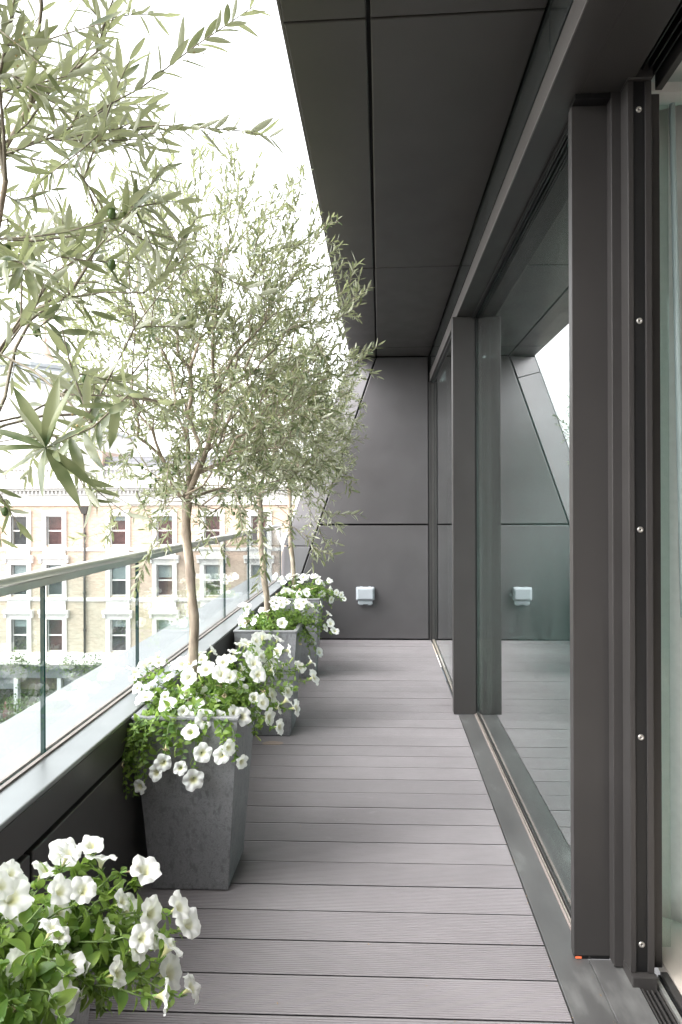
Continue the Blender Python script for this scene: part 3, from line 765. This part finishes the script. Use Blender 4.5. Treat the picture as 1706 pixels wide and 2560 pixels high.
# ================================================================== PETUNIAS
def flower_mesh(seed, open_=1.0):
    r = random.Random(seed); nr = 40; prof = [(.0, .0025), (.35, .0035), (.60, .0065), (.78, .0115), (.90, .0185), (.97, .0265), (.98, .0345)]
    ph = r.uniform(0, 6); vs = []; rad = []; Lt = .036
    tl = [r.uniform(.93, 1.08) for _ in range(5)]; zz = [r.uniform(-.004, .006) for _ in range(5)]
    for i, (u, q) in enumerate(prof):
        k = i/(len(prof)-1)
        for j in range(nr):
            a = 2*math.pi*j/nr; lob = 2.5*a/math.pi; li = int((j/nr)*5) % 5; fr_ = (j/nr*5) % 1
            notch = 1 - .12*max(0, k-.5)*2*(abs(math.cos(math.pi*fr_))**4)
            amp = tl[li]*(math.sin(math.pi*fr_)) + 1.0*(1-math.sin(math.pi*fr_))
            rr = q*open_*notch*(1 + (amp-1)*k)*(1 + .03*math.sin(9*a+ph)*k)
            z = Lt*u + k**3*(.0030*math.sin(7*a+ph) + .0011*math.sin(17*a+2*ph) + .0016*k*math.cos(10*math.pi*j/nr) + zz[li]*math.sin(math.pi*fr_) - .003*abs(math.cos(math.pi*fr_))) - k**4*.003
            vs.append((rr*math.cos(a), rr*math.sin(a), z)); rad.append(max(0, (k-.45)/.55))
    fs = [(i*nr+j, i*nr+(j+1) % nr, (i+1)*nr+(j+1) % nr, (i+1)*nr+j) for i in range(len(prof)-1) for j in range(nr)]
    me = bpy.data.meshes.new('petunia_flower'); 
    n0 = len(vs)
    # calyx: five little sepals
    cf = []; 
    for s in range(5):
        a = 2*math.pi*s/5; ca, sa = math.cos(a), math.sin(a); b_ = len(vs)
        vs += [(.002*ca-.0022*-sa, .002*sa-.0022*ca, -.002), (.002*ca+.0022*-sa, .002*sa+.0022*ca, -.002), (.010*ca+.0014*-sa, .010*sa+.0014*ca, .012), (.010*ca-.0014*-sa, .010*sa-.0014*ca, .012)]
        rad += [0]*4; cf.append((b_, b_+1, b_+2, b_+3))
    me.from_pydata(vs, [], fs + cf); me.materials.append(M['petal']); me.materials.append(M['calyx'])
    me.polygons.foreach_set('material_index', [0]*len(fs) + [1]*len(cf)); me.polygons.foreach_set('use_smooth', [True]*len(me.polygons))
    at_ = me.attributes.new('rad', 'FLOAT', 'POINT'); at_.data.foreach_set('value', rad); me.update(); return me
WILT = flower_mesh(31, .36)
WILT.materials[0] = plain('wilted_petal', (.50, .42, .26), .8, 0, .35, 60)
WILT.name = 'petunia_flower_wilted'
FM = [flower_mesh(i, o_) for i, o_ in enumerate((1.0, .95, 1.05, .9, .8, 1.0, .62))]
BUD = mesh_from('petunia_bud', *(lambda mb: (mb.v, mb.f))(MB().lathe(0, 0, [(0, .0015), (.007, .002), (.015, .0028), (.022, .0036), (.027, .0024), (.030, .0008)], 8)), M['bud'])

def petunia(seed, ctr, flowers, label, nfill, extra=(), leafL=.030, fsc=1.0, dens=.0125, spillx=.10, spilly=.05):
    r = random.Random(seed); cx, cy = ctr; z0 = .585
    t = thing('petunia_plant', (cx, cy, z0), label, 'flowering plant', 'white petunias in the planters')
    C0 = Vector((cx, cy, .60)); tips = []
    for f in flowers: tips.append((Vector(f), True))
    for e in extra: tips.append((Vector(e), False))
    for _ in range(nfill):
        a = r.uniform(0, 2*math.pi); q = math.sqrt(r.random()); x_ = cx + .04 + math.cos(a)*q*(.17+spillx*.5); y_ = cy + math.sin(a)*q*(.17+spilly)
        h = .60 + (.075 + .03*r.random())*(1-q*q*.9) + r.uniform(-.025, .005)
        if q > .9: h -= r.uniform(.02, .10)
        x_ = max(x_, -.855)
        tips.append((Vector((x_, y_, h)), False))
    for _ in range(16):                                   # smaller blooms scattered over the mound
        a = r.uniform(0, 2*math.pi); q = math.sqrt(r.random())
        tips.append((Vector((max(-.84, cx + .06 + math.cos(a)*q*.24), cy + math.sin(a)*q*.19, .70 + .06*(1-q*q) - (.07 if q > .85 else 0))), True))
    leaves = []; st = MB()
    for p, isf in tips:
        if isf:
            out = (p-Vector((cx+.02, cy, .52))).normalized(); toc = (CAMP-p).normalized()
            d_f = (out*.75 + toc*r.uniform(.05, .8) + rv(r, .30) + Vector((0, 0, .05))).normalized()
            s_f = fsc*r.uniform(.72, 1.08); pf = p; p = p - d_f*.037*s_f - Vector((0, 0, .004))
        b0 = Vector((cx + r.uniform(-.12, .12), cy + r.uniform(-.12, .12), z0))
        b0 = b0.lerp(Vector((max(cx-.14, min(cx+.14, p.x)), max(cy-.14, min(cy+.14, p.y)), z0)), .65)
        L = (p-b0).length
        over = abs(p.x-cx) > .17 or abs(p.y-cy) > .17
        mid = b0.lerp(p, .45); mid.z = max(mid.z, p.z*.5+b0.z*.5) + (.05 if over else .01) + max(0, .62 - p.z)*.35 + r.uniform(0, .02)
        if over and p.z < .60:
            ex = Vector((max(cx-.19, min(cx+.19, p.x)), max(cy-.20, min(cy+.20, p.y)), .63)); mid = ex
        path = []
        nseg = 9
        for i in range(nseg+1):
            u = i/nseg; a = b0.lerp(mid, u); b_ = mid.lerp(p, u); path.append(a.lerp(b_, u) + (rv(r, .003) if 0 < i < nseg else Vector((0, 0, 0))))
        st.tube(path, [.0022-.0009*i/nseg for i in range(nseg+1)], 5, cap=False)
        tot = 0; nxt = L*.12; ang = r.uniform(0, 6.28); total = sum((b_-a).length for a, b_ in zip(path, path[1:]))
        for a, b_ in zip(path, path[1:]):
            seg = (b_-a).length; d = (b_-a).normalized()
            while nxt < tot+seg:
                pp = a + d*(nxt-tot); side = d.orthogonal().normalized(); side.rotate(Quaternion(d, ang)); ang += 2.4 + r.uniform(-.4, .4)
                dd = (side*1.0 + d*.45 + rv(r, .22) + Vector((0, 0, .12))).normalized()
                nn = Vector((0, 0, 1)) + (pp-C0).normalized()*.9 + rv(r, .35)
                near = nxt/total
                leaves.append((pp + dd*.003, dd, nn, leafL*r.uniform(.55, 1.15)*(1.0 if near < .85 else .62), r.randrange(3)))
                nxt += dens*r.uniform(.6, 1.3)*(.8 if near > .6 else 1)
            tot += seg
        # small whorl at the tip
        for _ in range(5):
            dd = ((p-path[-2]).normalized()*.3 + rv(r, .7)).normalized(); leaves.append((p - (p-path[-2])*.5, dd, Vector((0, 0, 1))+rv(r, .4), leafL*r.uniform(.35, .6), r.randrange(3)))
        if isf:
            p = pf; o = bpy.data.objects.new('flower', FM[r.choice((0,0,1,1,2,3,4,5,5,2))]); col.objects.link(o); o.parent = t
            q = d_f.to_track_quat('Z', 'Y') @ Quaternion((0, 0, 1), r.uniform(0, 6.28))
            mw = q.to_matrix().to_4x4() @ Matrix.Scale(s_f, 4); mw.translation = pf - d_f*.037*s_f - wloc(t); o.matrix_basis = mw
        elif r.random() < .07:
            o = bpy.data.objects.new('flower', WILT); col.objects.link(o); o.parent = t; o['label'] = 'wilted shrivelled brownish bloom'
            d = (Vector((0, 0, -.5)) + (p-path[-2]).normalized() + rv(r, .4)).normalized(); mw = d.to_track_quat('Z', 'Y').to_matrix().to_4x4() @ Matrix.Scale(.75, 4); mw.translation = p - wloc(t); o.matrix_basis = mw
        elif r.random() < .13:
            o = bpy.data.objects.new('bud', BUD); col.objects.link(o); o.parent = t
            d = ((p-path[-2]).normalized() + rv(r, .4)).normalized(); mw = d.to_track_quat('Z', 'Y').to_matrix().to_4x4(); mw.translation = p - wloc(t); o.matrix_basis = mw
    sm = st.build('stems', M['stem'], t); sm['kind'] = 'stuff'
    place_leaves(t, leaves, PLM, PL if seed < 23 else PLs, M['petunia_leaf'], 'leaf', 'foliage')
    return len(leaves)
P1 = [(-.526,1.12,.737),(-.495,1.15,.734),(-.476,1.15,.715),(-.399,1.15,.695),(-.59,1.1,.695),(-.565,1.02,.685),(-.502,1.05,.682),(-.419,1.1,.669),(-.371,1.1,.649),(-.318,1.13,.617),(-.334,1.08,.615),(-.503,.93,.679),(-.478,1.0,.674),(-.455,.98,.646),(-.386,1.0,.621),(-.371,1.04,.633),(-.315,1.0,.586),(-.29,1.05,.566),(-.5,.92,.632),(-.438,1.0,.607),(-.369,1.1,.611),(-.338,1.1,.554),(-.511,.95,.587),(-.537,.95,.632),(-.70,.85,.70),(-.60,.80,.70),(-.75,1.0,.72),(-.42,1.12,.64),(-.46,1.04,.72),(-.55,1.0,.73),(-.36,1.02,.66),(-.44,.93,.63),(-.33,1.12,.65),(-.50,1.08,.76),(-.56,.93,.66)]
P2 = [(-.635,2.588,.755),(-.587,2.532,.724),(-.596,2.468,.69),(-.665,2.532,.724),(-.741,2.556,.736),(-.778,2.532,.723),(-.866,2.532,.722),(-.90,2.46,.684),(-.905,2.496,.703),(-.885,2.524,.718),(-.832,2.424,.667),(-.845,2.356,.636),(-.759,2.364,.64),(-.774,2.46,.685),(-.685,2.384,.65),(-.638,2.324,.624),(-.616,2.368,.643),(-.563,2.364,.642),(-.541,2.26,.599),(-.619,2.2,.574),(-.638,2.256,.597),(-.491,2.288,.61),(-.516,2.464,.689),(-.529,2.396,.656),(-.495,2.404,.66),(-.491,2.556,.738),(-.539,2.62,.774),(-.484,2.692,.72),(-.426,2.636,.688),(-.402,2.696,.723),(-.357,2.704,.728),(-.476,2.78,.776),(-.477,2.636,.784),(-.412,2.764,.766),(-.433,2.508,.62),(-.436,2.356,.639),(-.391,2.492,.613),(-.357,2.428,.584),(-.335,2.508,.621),(-.424,2.388,.566),(-.306,2.632,.686),(-.263,2.656,.7),(-.246,2.58,.658),(-.294,2.428,.584),(-.341,2.336,.546),(-.7,2.17,.479),(-.727,2.17,.447),(-.644,2.17,.464),(-.601,2.17,.425),(-.571,2.17,.513),(-.509,2.17,.506),(-.482,2.17,.53),(-.44,2.17,.485),(-.779,2.17,.401),(-.80,2.30,.66),(-.72,2.28,.64),(-.82,2.50,.73),(-.70,2.62,.74),(-.56,2.60,.75),(-.50,2.50,.71),(-.45,2.60,.73),(-.40,2.55,.69),(-.37,2.62,.70),(-.33,2.45,.61),(-.46,2.28,.60),(-.38,2.36,.57),(-.58,2.24,.60),(-.87,2.40,.66),(-.86,2.58,.73),(-.52,2.66,.77),(-.66,2.26,.62)]
F2 = [(-.816,2.19,.538),(-.832,2.19,.484),(-.838,2.19,.403),(-.805,2.19,.36),(-.777,2.19,.511),(-.75,2.19,.566),(-.696,2.19,.539),(-.668,2.19,.513),(-.717,2.19,.62),(-.789,2.19,.43),(-.827,2.19,.365),(-.805,2.19,.495),(-.854,2.19,.403),(-.80,2.18,.55),(-.77,2.18,.47),(-.83,2.2,.44),(-.30,2.5,.63),(-.35,2.6,.70),(-.40,2.45,.60),(-.33,2.6,.66)]
P3 = [(-.773,3.95,.712),(-.783,3.95,.673),(-.734,3.95,.649),(-.739,3.90,.611),(-.666,3.95,.693),(-.656,3.88,.611),(-.812,3.95,.635),(-.598,3.95,.756),(-.627,3.95,.746),(-.802,3.95,.727),(-.695,3.95,.693),(-.49,4.1,.75),(-.495,4.1,.705),(-.415,4.1,.705),(-.35,4.1,.705),(-.385,4.1,.67),(-.46,4.1,.645),(-.305,4.1,.651),(-.39,4.1,.61),(-.465,4.1,.585),(-.325,4.1,.561),(-.27,4.1,.546),(-.295,4.1,.591),(-.559,4.05,.80),(-.52,4.05,.79),(-.54,3.95,.742),(-.4,4.1,.48),(-.361,4.1,.416),(-.57,4.0,.72),(-.68,4.05,.76)]
P4 = [(-.552,5.15,.743),(-.501,5.15,.762),(-.451,5.15,.737),(-.382,5.15,.725),(-.426,5.15,.706),(-.646,5.15,.693),(-.602,5.15,.718),(-.565,5.15,.655),(-.514,5.15,.618),(-.615,5.15,.643),(-.326,5.15,.637),(-.288,5.15,.618),(-.269,5.15,.587),(-.364,5.15,.58),(-.464,5.15,.612),(-.678,5.15,.643),(-.741,5.15,.642),(-.433,5.15,.63),(-.80,5.15,.76),(-.76,5.15,.74),(-.70,5.2,.76),(-.65,5.2,.77)]
petunia(21, POTS[0], P1, 'white petunias in the lower left corner with the largest blooms', 110, ((-.34, 1.1, .60), (-.36, 1.14, .56), (-.40, 1.12, .52), (-.33, 1.05, .54), (-.42, 1.16, .66), (-.44, 1.14, .69), (-.50, 1.15, .70)), .030, .80, .0105, .12)
petunia(22, POTS[1], P2, 'white petunias with leafy stems trailing over the fully visible planter', 80, F2, .028, .96, .0115, .10)
petunia(23, POTS[2], P3, 'white petunias spilling over the right side of the third planter', 90, ((-.36, 4.1, .5), (-.40, 4.1, .45), (-.42, 4.08, .40), (-.38, 4.1, .56), (-.44, 4.08, .50), (-.35, 4.1, .60)), .026, .90, .012, .12)
petunia(24, POTS[3], P4, 'farthest white petunias reaching out in front of the end wall', 70, ((-.34, 5.15, .62), (-.30, 5.15, .60), (-.40, 5.15, .64)), .026, .90, .013, .12)

# ================================================================== TOWN HOUSES ACROSS THE STREET
FY = 40.0
bd = thing('terrace_building', (-14, FY, -12.46), 'pale brick Victorian terrace building with white window surrounds across the street', 'building')
cols = [-27.2, -24.35, -21.55, -19.4, -15.55, -12.75, -9.9, -7.1, -4.3, -1.5, 1.3]
px = lambda z: CH - (z-1256)*.02343
rows = []
for (gt, gbm) in ((1288.5, 1363), (1412, 1491), (1551, 1633)): rows.append((px(gt), px(gbm)))
WH = .96                                                       # opening width
x0, x1 = -30.0, 4.0
zt, zb = px(1262), px(1640)
wall = MB()
edges = []
prev = zt
for (a, b_) in rows:
    wall.box(x0, x1, FY, FY+.4, a, prev)
    xs = x0
    for c in cols:
        wall.box(xs, c-WH/2, FY, FY+.4, b_, a); xs = c+WH/2
    wall.box(xs, x1, FY, FY+.4, b_, a); prev = b_
wall.box(x0, x1, FY, FY+.4, zb, prev)
wall.build('wall', M['brick'], bd)
B('wall_core', M['room_dim'], bd, x0, x1, FY+1.6, FY+9, -12.4, zt)
fz = MB().box(x0-.1, x1+.1, FY-.10, FY+.4, px(1261.5), px(1236)).box(x0-.3, x1+.3, FY-.62, FY+.4, px(1218), px(1210)).box(x0-.2, x1+.2, FY-.42, FY+.4, px(1224), px(1218.2))
fz.box(x0-.15, x1+.15, FY-.2, FY+.4, px(1235.8), px(1224.2)); fz.build('cornice', M['stucco'], bd)
dn = MB(); xx = x0
while xx < x1: dn.box(xx, xx+.12, FY-.34, FY-.2005, px(1231), px(1225)); xx += .24
d_ = dn.build('dentils', M['stucco'], bd); d_['kind'] = 'stuff'
# parapet balustrade
B('parapet_base', M['stucco'], bd, x0-.1, x1+.1, FY-.35, FY+.1, px(1209.8), px(1197))
B('parapet_rail', M['stucco'], bd, x0-.1, x1+.1, FY-.38, FY+.1, px(1171), px(1163))
zz0, zz1 = px(1196.8), px(1171.2); hh = zz1-zz0
bal = None; 
prof = [(0, .09), (.10, .09), (.14, .05), (.30, .10), (.45, .105), (.62, .06), (.80, .045), (.86, .08), (1.0, .08)]
ped = MB(); last = x0
for c in cols + [x1-1.0]:
    a, b_ = c-.75, c+.75
    if a > last+.1: ped.box(last, a, FY-.30, FY+.05, zz0, zz1)
    for i in range(6):
        bx = a+.16+i*.236
        if bal is None:
            bal = MB().lathe(0, 0, [(q*hh, rr_) for q, rr_ in prof], 8).build('baluster', M['stucco']); bal.parent = bd; o = bal
        else: o = bal.copy(); col.objects.link(o); o.parent = bd
        o.location = Vector((bx, FY-.13, zz0)) - wloc(bd)
    last = b_
ped.box(last, x1, FY-.30, FY+.05, zz0, zz1); ped.build('parapet_pedestals', M['stucco'], bd)
# mansard, chimney
mz0, mz1 = px(1197), px(1131)
MB().slab([(-17.2, FY+1.6, mz0), (3.6, FY+1.6, mz0), (3.6, FY+2.3, mz1), (-17.2, FY+2.3, mz1)], [(-17.2, FY+7, mz0), (3.6, FY+7, mz0), (3.6, FY+6, mz1), (-17.2, FY+6, mz1)]).build('roof', M['slate'], bd, fix=True)
chm = B('chimney', M['terracotta'], bd, -17.75, -17.22, FY+1.8, FY+5, mz0-.5, px(1118))
B('roof_flat', M['roofzinc'], bd, x0, -17.8, FY+1.5, FY+8, zt, mz0-.2)
# string courses
for zc, hgt, dp in ((px(1373), .20, .07), (px(1500), .22, .07), (px(1643), .34, .16)):
    B('string_course', M['stucco'], bd, x0, x1, FY-dp, FY-.002, zc-hgt/2, zc+hgt/2)
# windows: one template per storey, copied along the facade
def window_tmpl(rw, cx, top, bot, blind, room, hood):
    f = MB(); W = WH/2; s = .26
    f.box(cx-W-s, cx-W, FY-.09, FY+.15, bot-.12, top+s).box(cx+W, cx+W+s, FY-.09, FY+.15, bot-.12, top+s).box(cx-W, cx+W, FY-.09, FY+.15, top, top+s)
    f.box(cx-W-.30, cx+W+.30, FY-.14, FY-.0905, top+s-.02, top+s+.10)
    f.box(cx-W-.34, cx+W+.34, FY-.20, FY+.15, bot-.24, bot-.12)
    if rw < 2: f.box(cx-W-.22, cx+W+.22, FY-.11, FY-.075, bot-.98, bot-.245); f.box(cx-W-.05, cx+W+.05, FY-.125, FY-.111, bot-.85, bot-.38)
    if hood: f.box(cx-W-.42, cx+W+.42, FY-.30, FY-.0, top+s+.101, top+s+.30).box(cx-W-.40, cx-W-.24, FY-.2, FY-.0, top+s-.15, top+s+.1005).box(cx+W+.24, cx+W+.40, FY-.2, FY-.0, top+s-.15, top+s+.1005)
    # sash
    fo = f.build('window', M['stucco'], bd); h = top-bot; md = bot+h*.5
    sa = MB(); t_ = .055
    sa.box(cx-W, cx+W, FY+.10, FY+.15, top-t_, top-.001).box(cx-W, cx+W, FY+.10, FY+.15, bot-.119, bot+t_).box(cx-W, cx-W+t_, FY+.10, FY+.15, bot, top-t_).box(cx+W-t_, cx+W, FY+.10, FY+.15, bot, top-t_).box(cx-W+t_, cx+W-t_, FY+.08, FY+.15, md-.04, md+.04)
    sa.build('sash', M['stucco'], fo)
    MB().box(cx-W+t_, cx+W-t_, FY+.118, FY+.123, md+.04, top-t_).build('pane', M['winglass'], fo)
    MB().box(cx-W+t_, cx+W-t_, FY+.118, FY+.123, bot+t_, md-.04).build('pane', M['winglass'], fo)
    B('room_back', M[room], fo, cx-W-.3, cx+W+.3, FY+.75, FY+.8, bot-.3, top+.3)
    if blind: B('blind', M['shade_in'], fo, cx-W+t_, cx+W-t_, FY+.22, FY+.24, top-h*blind, top-.02)
    return fo
rw_ = random.Random(8)
spec = {0: [(0, 'room_red'), (.16, 'room_red'), (0, 'room_dim')], 1: [(.48, 'room_dim'), (.42, 'room_red')], 2: [(.55, 'room_dim'), (0, 'room_red'), (.25, 'room_dim')]}
for ri, (a, b_) in enumerate(rows):
    tm = [window_tmpl(ri, 0, a, b_, bl_, rm, ri > 0) for bl_, rm in spec[ri]]
    for k_ in tm: kids(k_)
    for i, c in enumerate(cols):
        src = tm[i % len(tm)] if i < len(tm) else tm[rw_.randrange(len(tm))]
        if i < len(tm): tm[i].location = (c, 0, 0)
        else: o = copy_tree(src, (c, 0, 0), bd)
# ground floor: fascia, pilasters, shop windows
B('shop_fascia', M['shopgrey'], bd, x0, x1, FY-.35, FY+.1, px(1697), px(1662))
B('shop_cornice', M['stucco'], bd, x0, x1, FY-.5, FY+.1, px(1661.5), px(1652))
for i in range(13):
    xx = x0 + .5 + i*2.62
    B('pilaster', M['roofzinc'], bd, xx-.12, xx+.12, FY-.3, FY+.1, -12.4, px(1697.5))
    if i < 12:
        fo = MB().box(xx+.16, xx+2.46, FY-.05, FY+.08, -12.4, -11.8).box(xx+.16, xx+2.46, FY-.05, FY+.08, -9.75, px(1697.5)).build('shopfront', M['shopgrey' if i % 3 else 'ironpipe'], bd)
        MB().box(xx+.16, xx+2.46, FY+.0, FY+.01, -11.79, -9.76).build('pane', M['winglass'], fo)
        for q in range(7):
            hh_ = rw_.uniform(.3, 1.5); xq = xx+.25+q*.30
            MB().lathe(xq+.15, FY+.45, [(-11.8, .1), (-11.8+hh_*.4, .17), (-11.8+hh_*.8, .10), (-11.8+hh_, .05)], 10).build('display_item', M[('stucco', 'terracotta', 'oak', 'room_red', 'shade_in')[rw_.randrange(5)]], fo)
B('shop_room', plain('dark_shop', (.035, .035, .035), .8, 0, .6, 2), bd, x0, x1, FY+1.0, FY+1.1, -12.4, -8.9)
# foliage hanging over the shop fascia
r = random.Random(77); V = []; F = []
T, fs = leaf_template(1, .33, [0, .3, .65, 1], .2, .3, sh_ovate); off = 0
for _ in range(9000):
    x_ = r.uniform(-27, -9); k_ = .5+.5*math.sin(x_*1.7)+.4*math.sin(x_*4.1+1)
    if r.random() > .25+.6*k_: continue
    z_ = r.choice((px(1664), -10.6, -11.4)) + r.gauss(0, .24)*(.5+k_); p = Vector((x_, FY-.62+r.gauss(0, .10), z_))
    x_v, y_v, z_v = frame(rv(r), rv(r)); A = np.array([x_v, y_v, z_v])*r.uniform(.10, .19)
    V.append(T @ A + np.array(p)); F += [tuple(a+off for a in f) for f in fs]; off += len(T)
V = np.concatenate(V); me = bpy.data.meshes.new('climbing_foliage'); me.from_pydata(V.tolist(), [], F); me.materials.append(M['ivy'])
iv = bpy.data.objects.new('climbing_foliage', me); col.objects.link(iv); tag(iv, 'green climbing foliage and plants along the shopfronts across the street', 'plants', kind='stuff')
# downpipe
dpz = thing('downpipe', (-17.55, FY, -8), 'dark cast iron rainwater downpipe between two window columns of the brick facade', 'downpipe')
MB().tube([(-17.55, FY-.10, px(1280)), (-17.55, FY-.10, px(1648))], .065, 10).build('pipe', M['ironpipe'], dpz)
MB().slab([(-17.85, FY-.26, px(1264)), (-17.25, FY-.26, px(1264)), (-17.42, FY-.2, px(1283)), (-17.68, FY-.2, px(1283))], [(-17.85, FY-.003, px(1264)), (-17.25, FY-.003, px(1264)), (-17.42, FY-.003, px(1283)), (-17.68, FY-.003, px(1283))]).build('hopper', M['ironpipe'], dpz, fix=True)
for zc in (1330, 1400, 1480, 1575): MB().tube([(-17.55, FY-.10, px(zc)), (-17.55, FY-.10, px(zc+5))], .095, 10).build('bracket', M['ironpipe'], dpz)

# tower with a tent roof behind the roofline
tw = thing('rooftop_tower', (-30.9, 60, 2), 'octagonal pale rooftop tower with a low tent roof behind the brick terrace', 'tower')
def octo(z0, z1, r0, r1, name, m):
    vs = [(-30.9 + rr_*math.cos(R(22.5+45*k)), 60 + rr_*math.sin(R(22.5+45*k)), z) for z, rr_ in ((z0, r0), (z1, r1)) for k in range(8)]
    return MB().add(vs, [(k, (k+1) % 8, 8+(k+1) % 8, 8+k) for k in range(8)] + [tuple(range(7, -1, -1)), tuple(range(8, 16))]).build(name, m, tw)
pz = lambda y_: CH + (1256-y_)*60/1707
octo(-12, pz(962), 3.5, 3.5, 'wall', M['stucco']); octo(pz(961.5), pz(955), 3.7, 3.75, 'cornice', M['roofzinc']); octo(pz(954.5), pz(950), 3.55, 3.6, 'cornice', M['roofzinc'])
octo(pz(949.5), pz(922), 3.25, 3.25, 'drum', M['roofzinc']); octo(pz(921.5), pz(914), 3.5, 3.7, 'eave', M['roofzinc']); octo(pz(913.5), pz(880), 3.55, .9, 'roof', M['stucco']); octo(pz(879.5), pz(877), 1.0, 1.0, 'roof_cap', M['roofzinc'])
for k in range(8):
    a = R(45*k); c = Vector((-30.9, 60, 0)) + Vector((math.cos(a), math.sin(a), 0))*3.02; tx = Vector((-math.sin(a), math.cos(a), 0)); ou = Vector((math.cos(a), math.sin(a), 0))
    for s in (-.62, .62):
        q = c + tx*s; zz = (pz(942), pz(928))
        f = [q - tx*.5 + Vector((0,0,zz[0])), q + tx*.5 + Vector((0,0,zz[0])), q + tx*.5 + Vector((0,0,zz[1])), q - tx*.5 + Vector((0,0,zz[1]))]
        MB().slab([p + ou*.06 for p in f], [p - ou*.03 for p in f]).build('window', M['shade_in'], tw, fix=True)
sp = thing('spire', (-31.3, 64, 10), 'terracotta spire with an ornate finial rising behind the rooftop tower', 'spire')
sz_ = lambda y_: CH + (1256-y_)*64/1707
MB().lathe(-31.9, 64, [(10, 1.3), (sz_(885), .85), (sz_(860), .35), (sz_(850), .22)], 8).build('spire_roof', M['terracotta'], sp)
MB().lathe(-31.9, 64, [(sz_(850), .10), (sz_(838), .22), (sz_(832), .10), (sz_(818), .07), (sz_(812), .20), (sz_(808), .07), (sz_(800), .08), (sz_(794), .30), (sz_(788), .26), (sz_(784), .1), (sz_(774), .02)], 10).build('finial', M['terracotta'], sp)
# lower white block beside the tower
lb = thing('rooftop_block', (-24, 48, 2), 'white rendered rooftop block behind the balustrade of the brick terrace', 'building')
B('wall', M['stucco'], lb, -40, -20.4, 46, 56, -12, 6.6)
B('coping', M['roofzinc'], lb, -40.1, -20.3, 45.9, 56.1, 6.605, 6.8)

# dry plant litter along the threshold and on the boards
r = random.Random(5); lt = MB()
for i in range(170):
    if i < 120: yy = r.uniform(1.6, 4.2); p = Vector((.5835 + r.gauss(0, .0025), yy, .0035 + r.random()*.002))
    elif i < 145: p = Vector((.4835 + r.gauss(0, .004), r.uniform(1.5, 4.2), .0015))
    else: p = Vector((r.uniform(-.45, .45), r.uniform(1.7, 6.2), .0015))
    a = r.uniform(0, 6.28); L = r.uniform(.0015, .006); d = Vector((math.cos(a)*.6, math.sin(a), r.uniform(-.1, .2)))*L; e = Vector((-d.y, d.x, 0))*.35
    lt.add([p-d, p+e, p+d, p-e], [(0, 1, 2, 3)])
o = lt.build('plant_litter', plain('dry_litter', (.30, .20, .11), .8, 0, .4, 200)); tag(o, 'tiny bits of dry brown plant litter along the door threshold and deck', 'litter', kind='stuff')
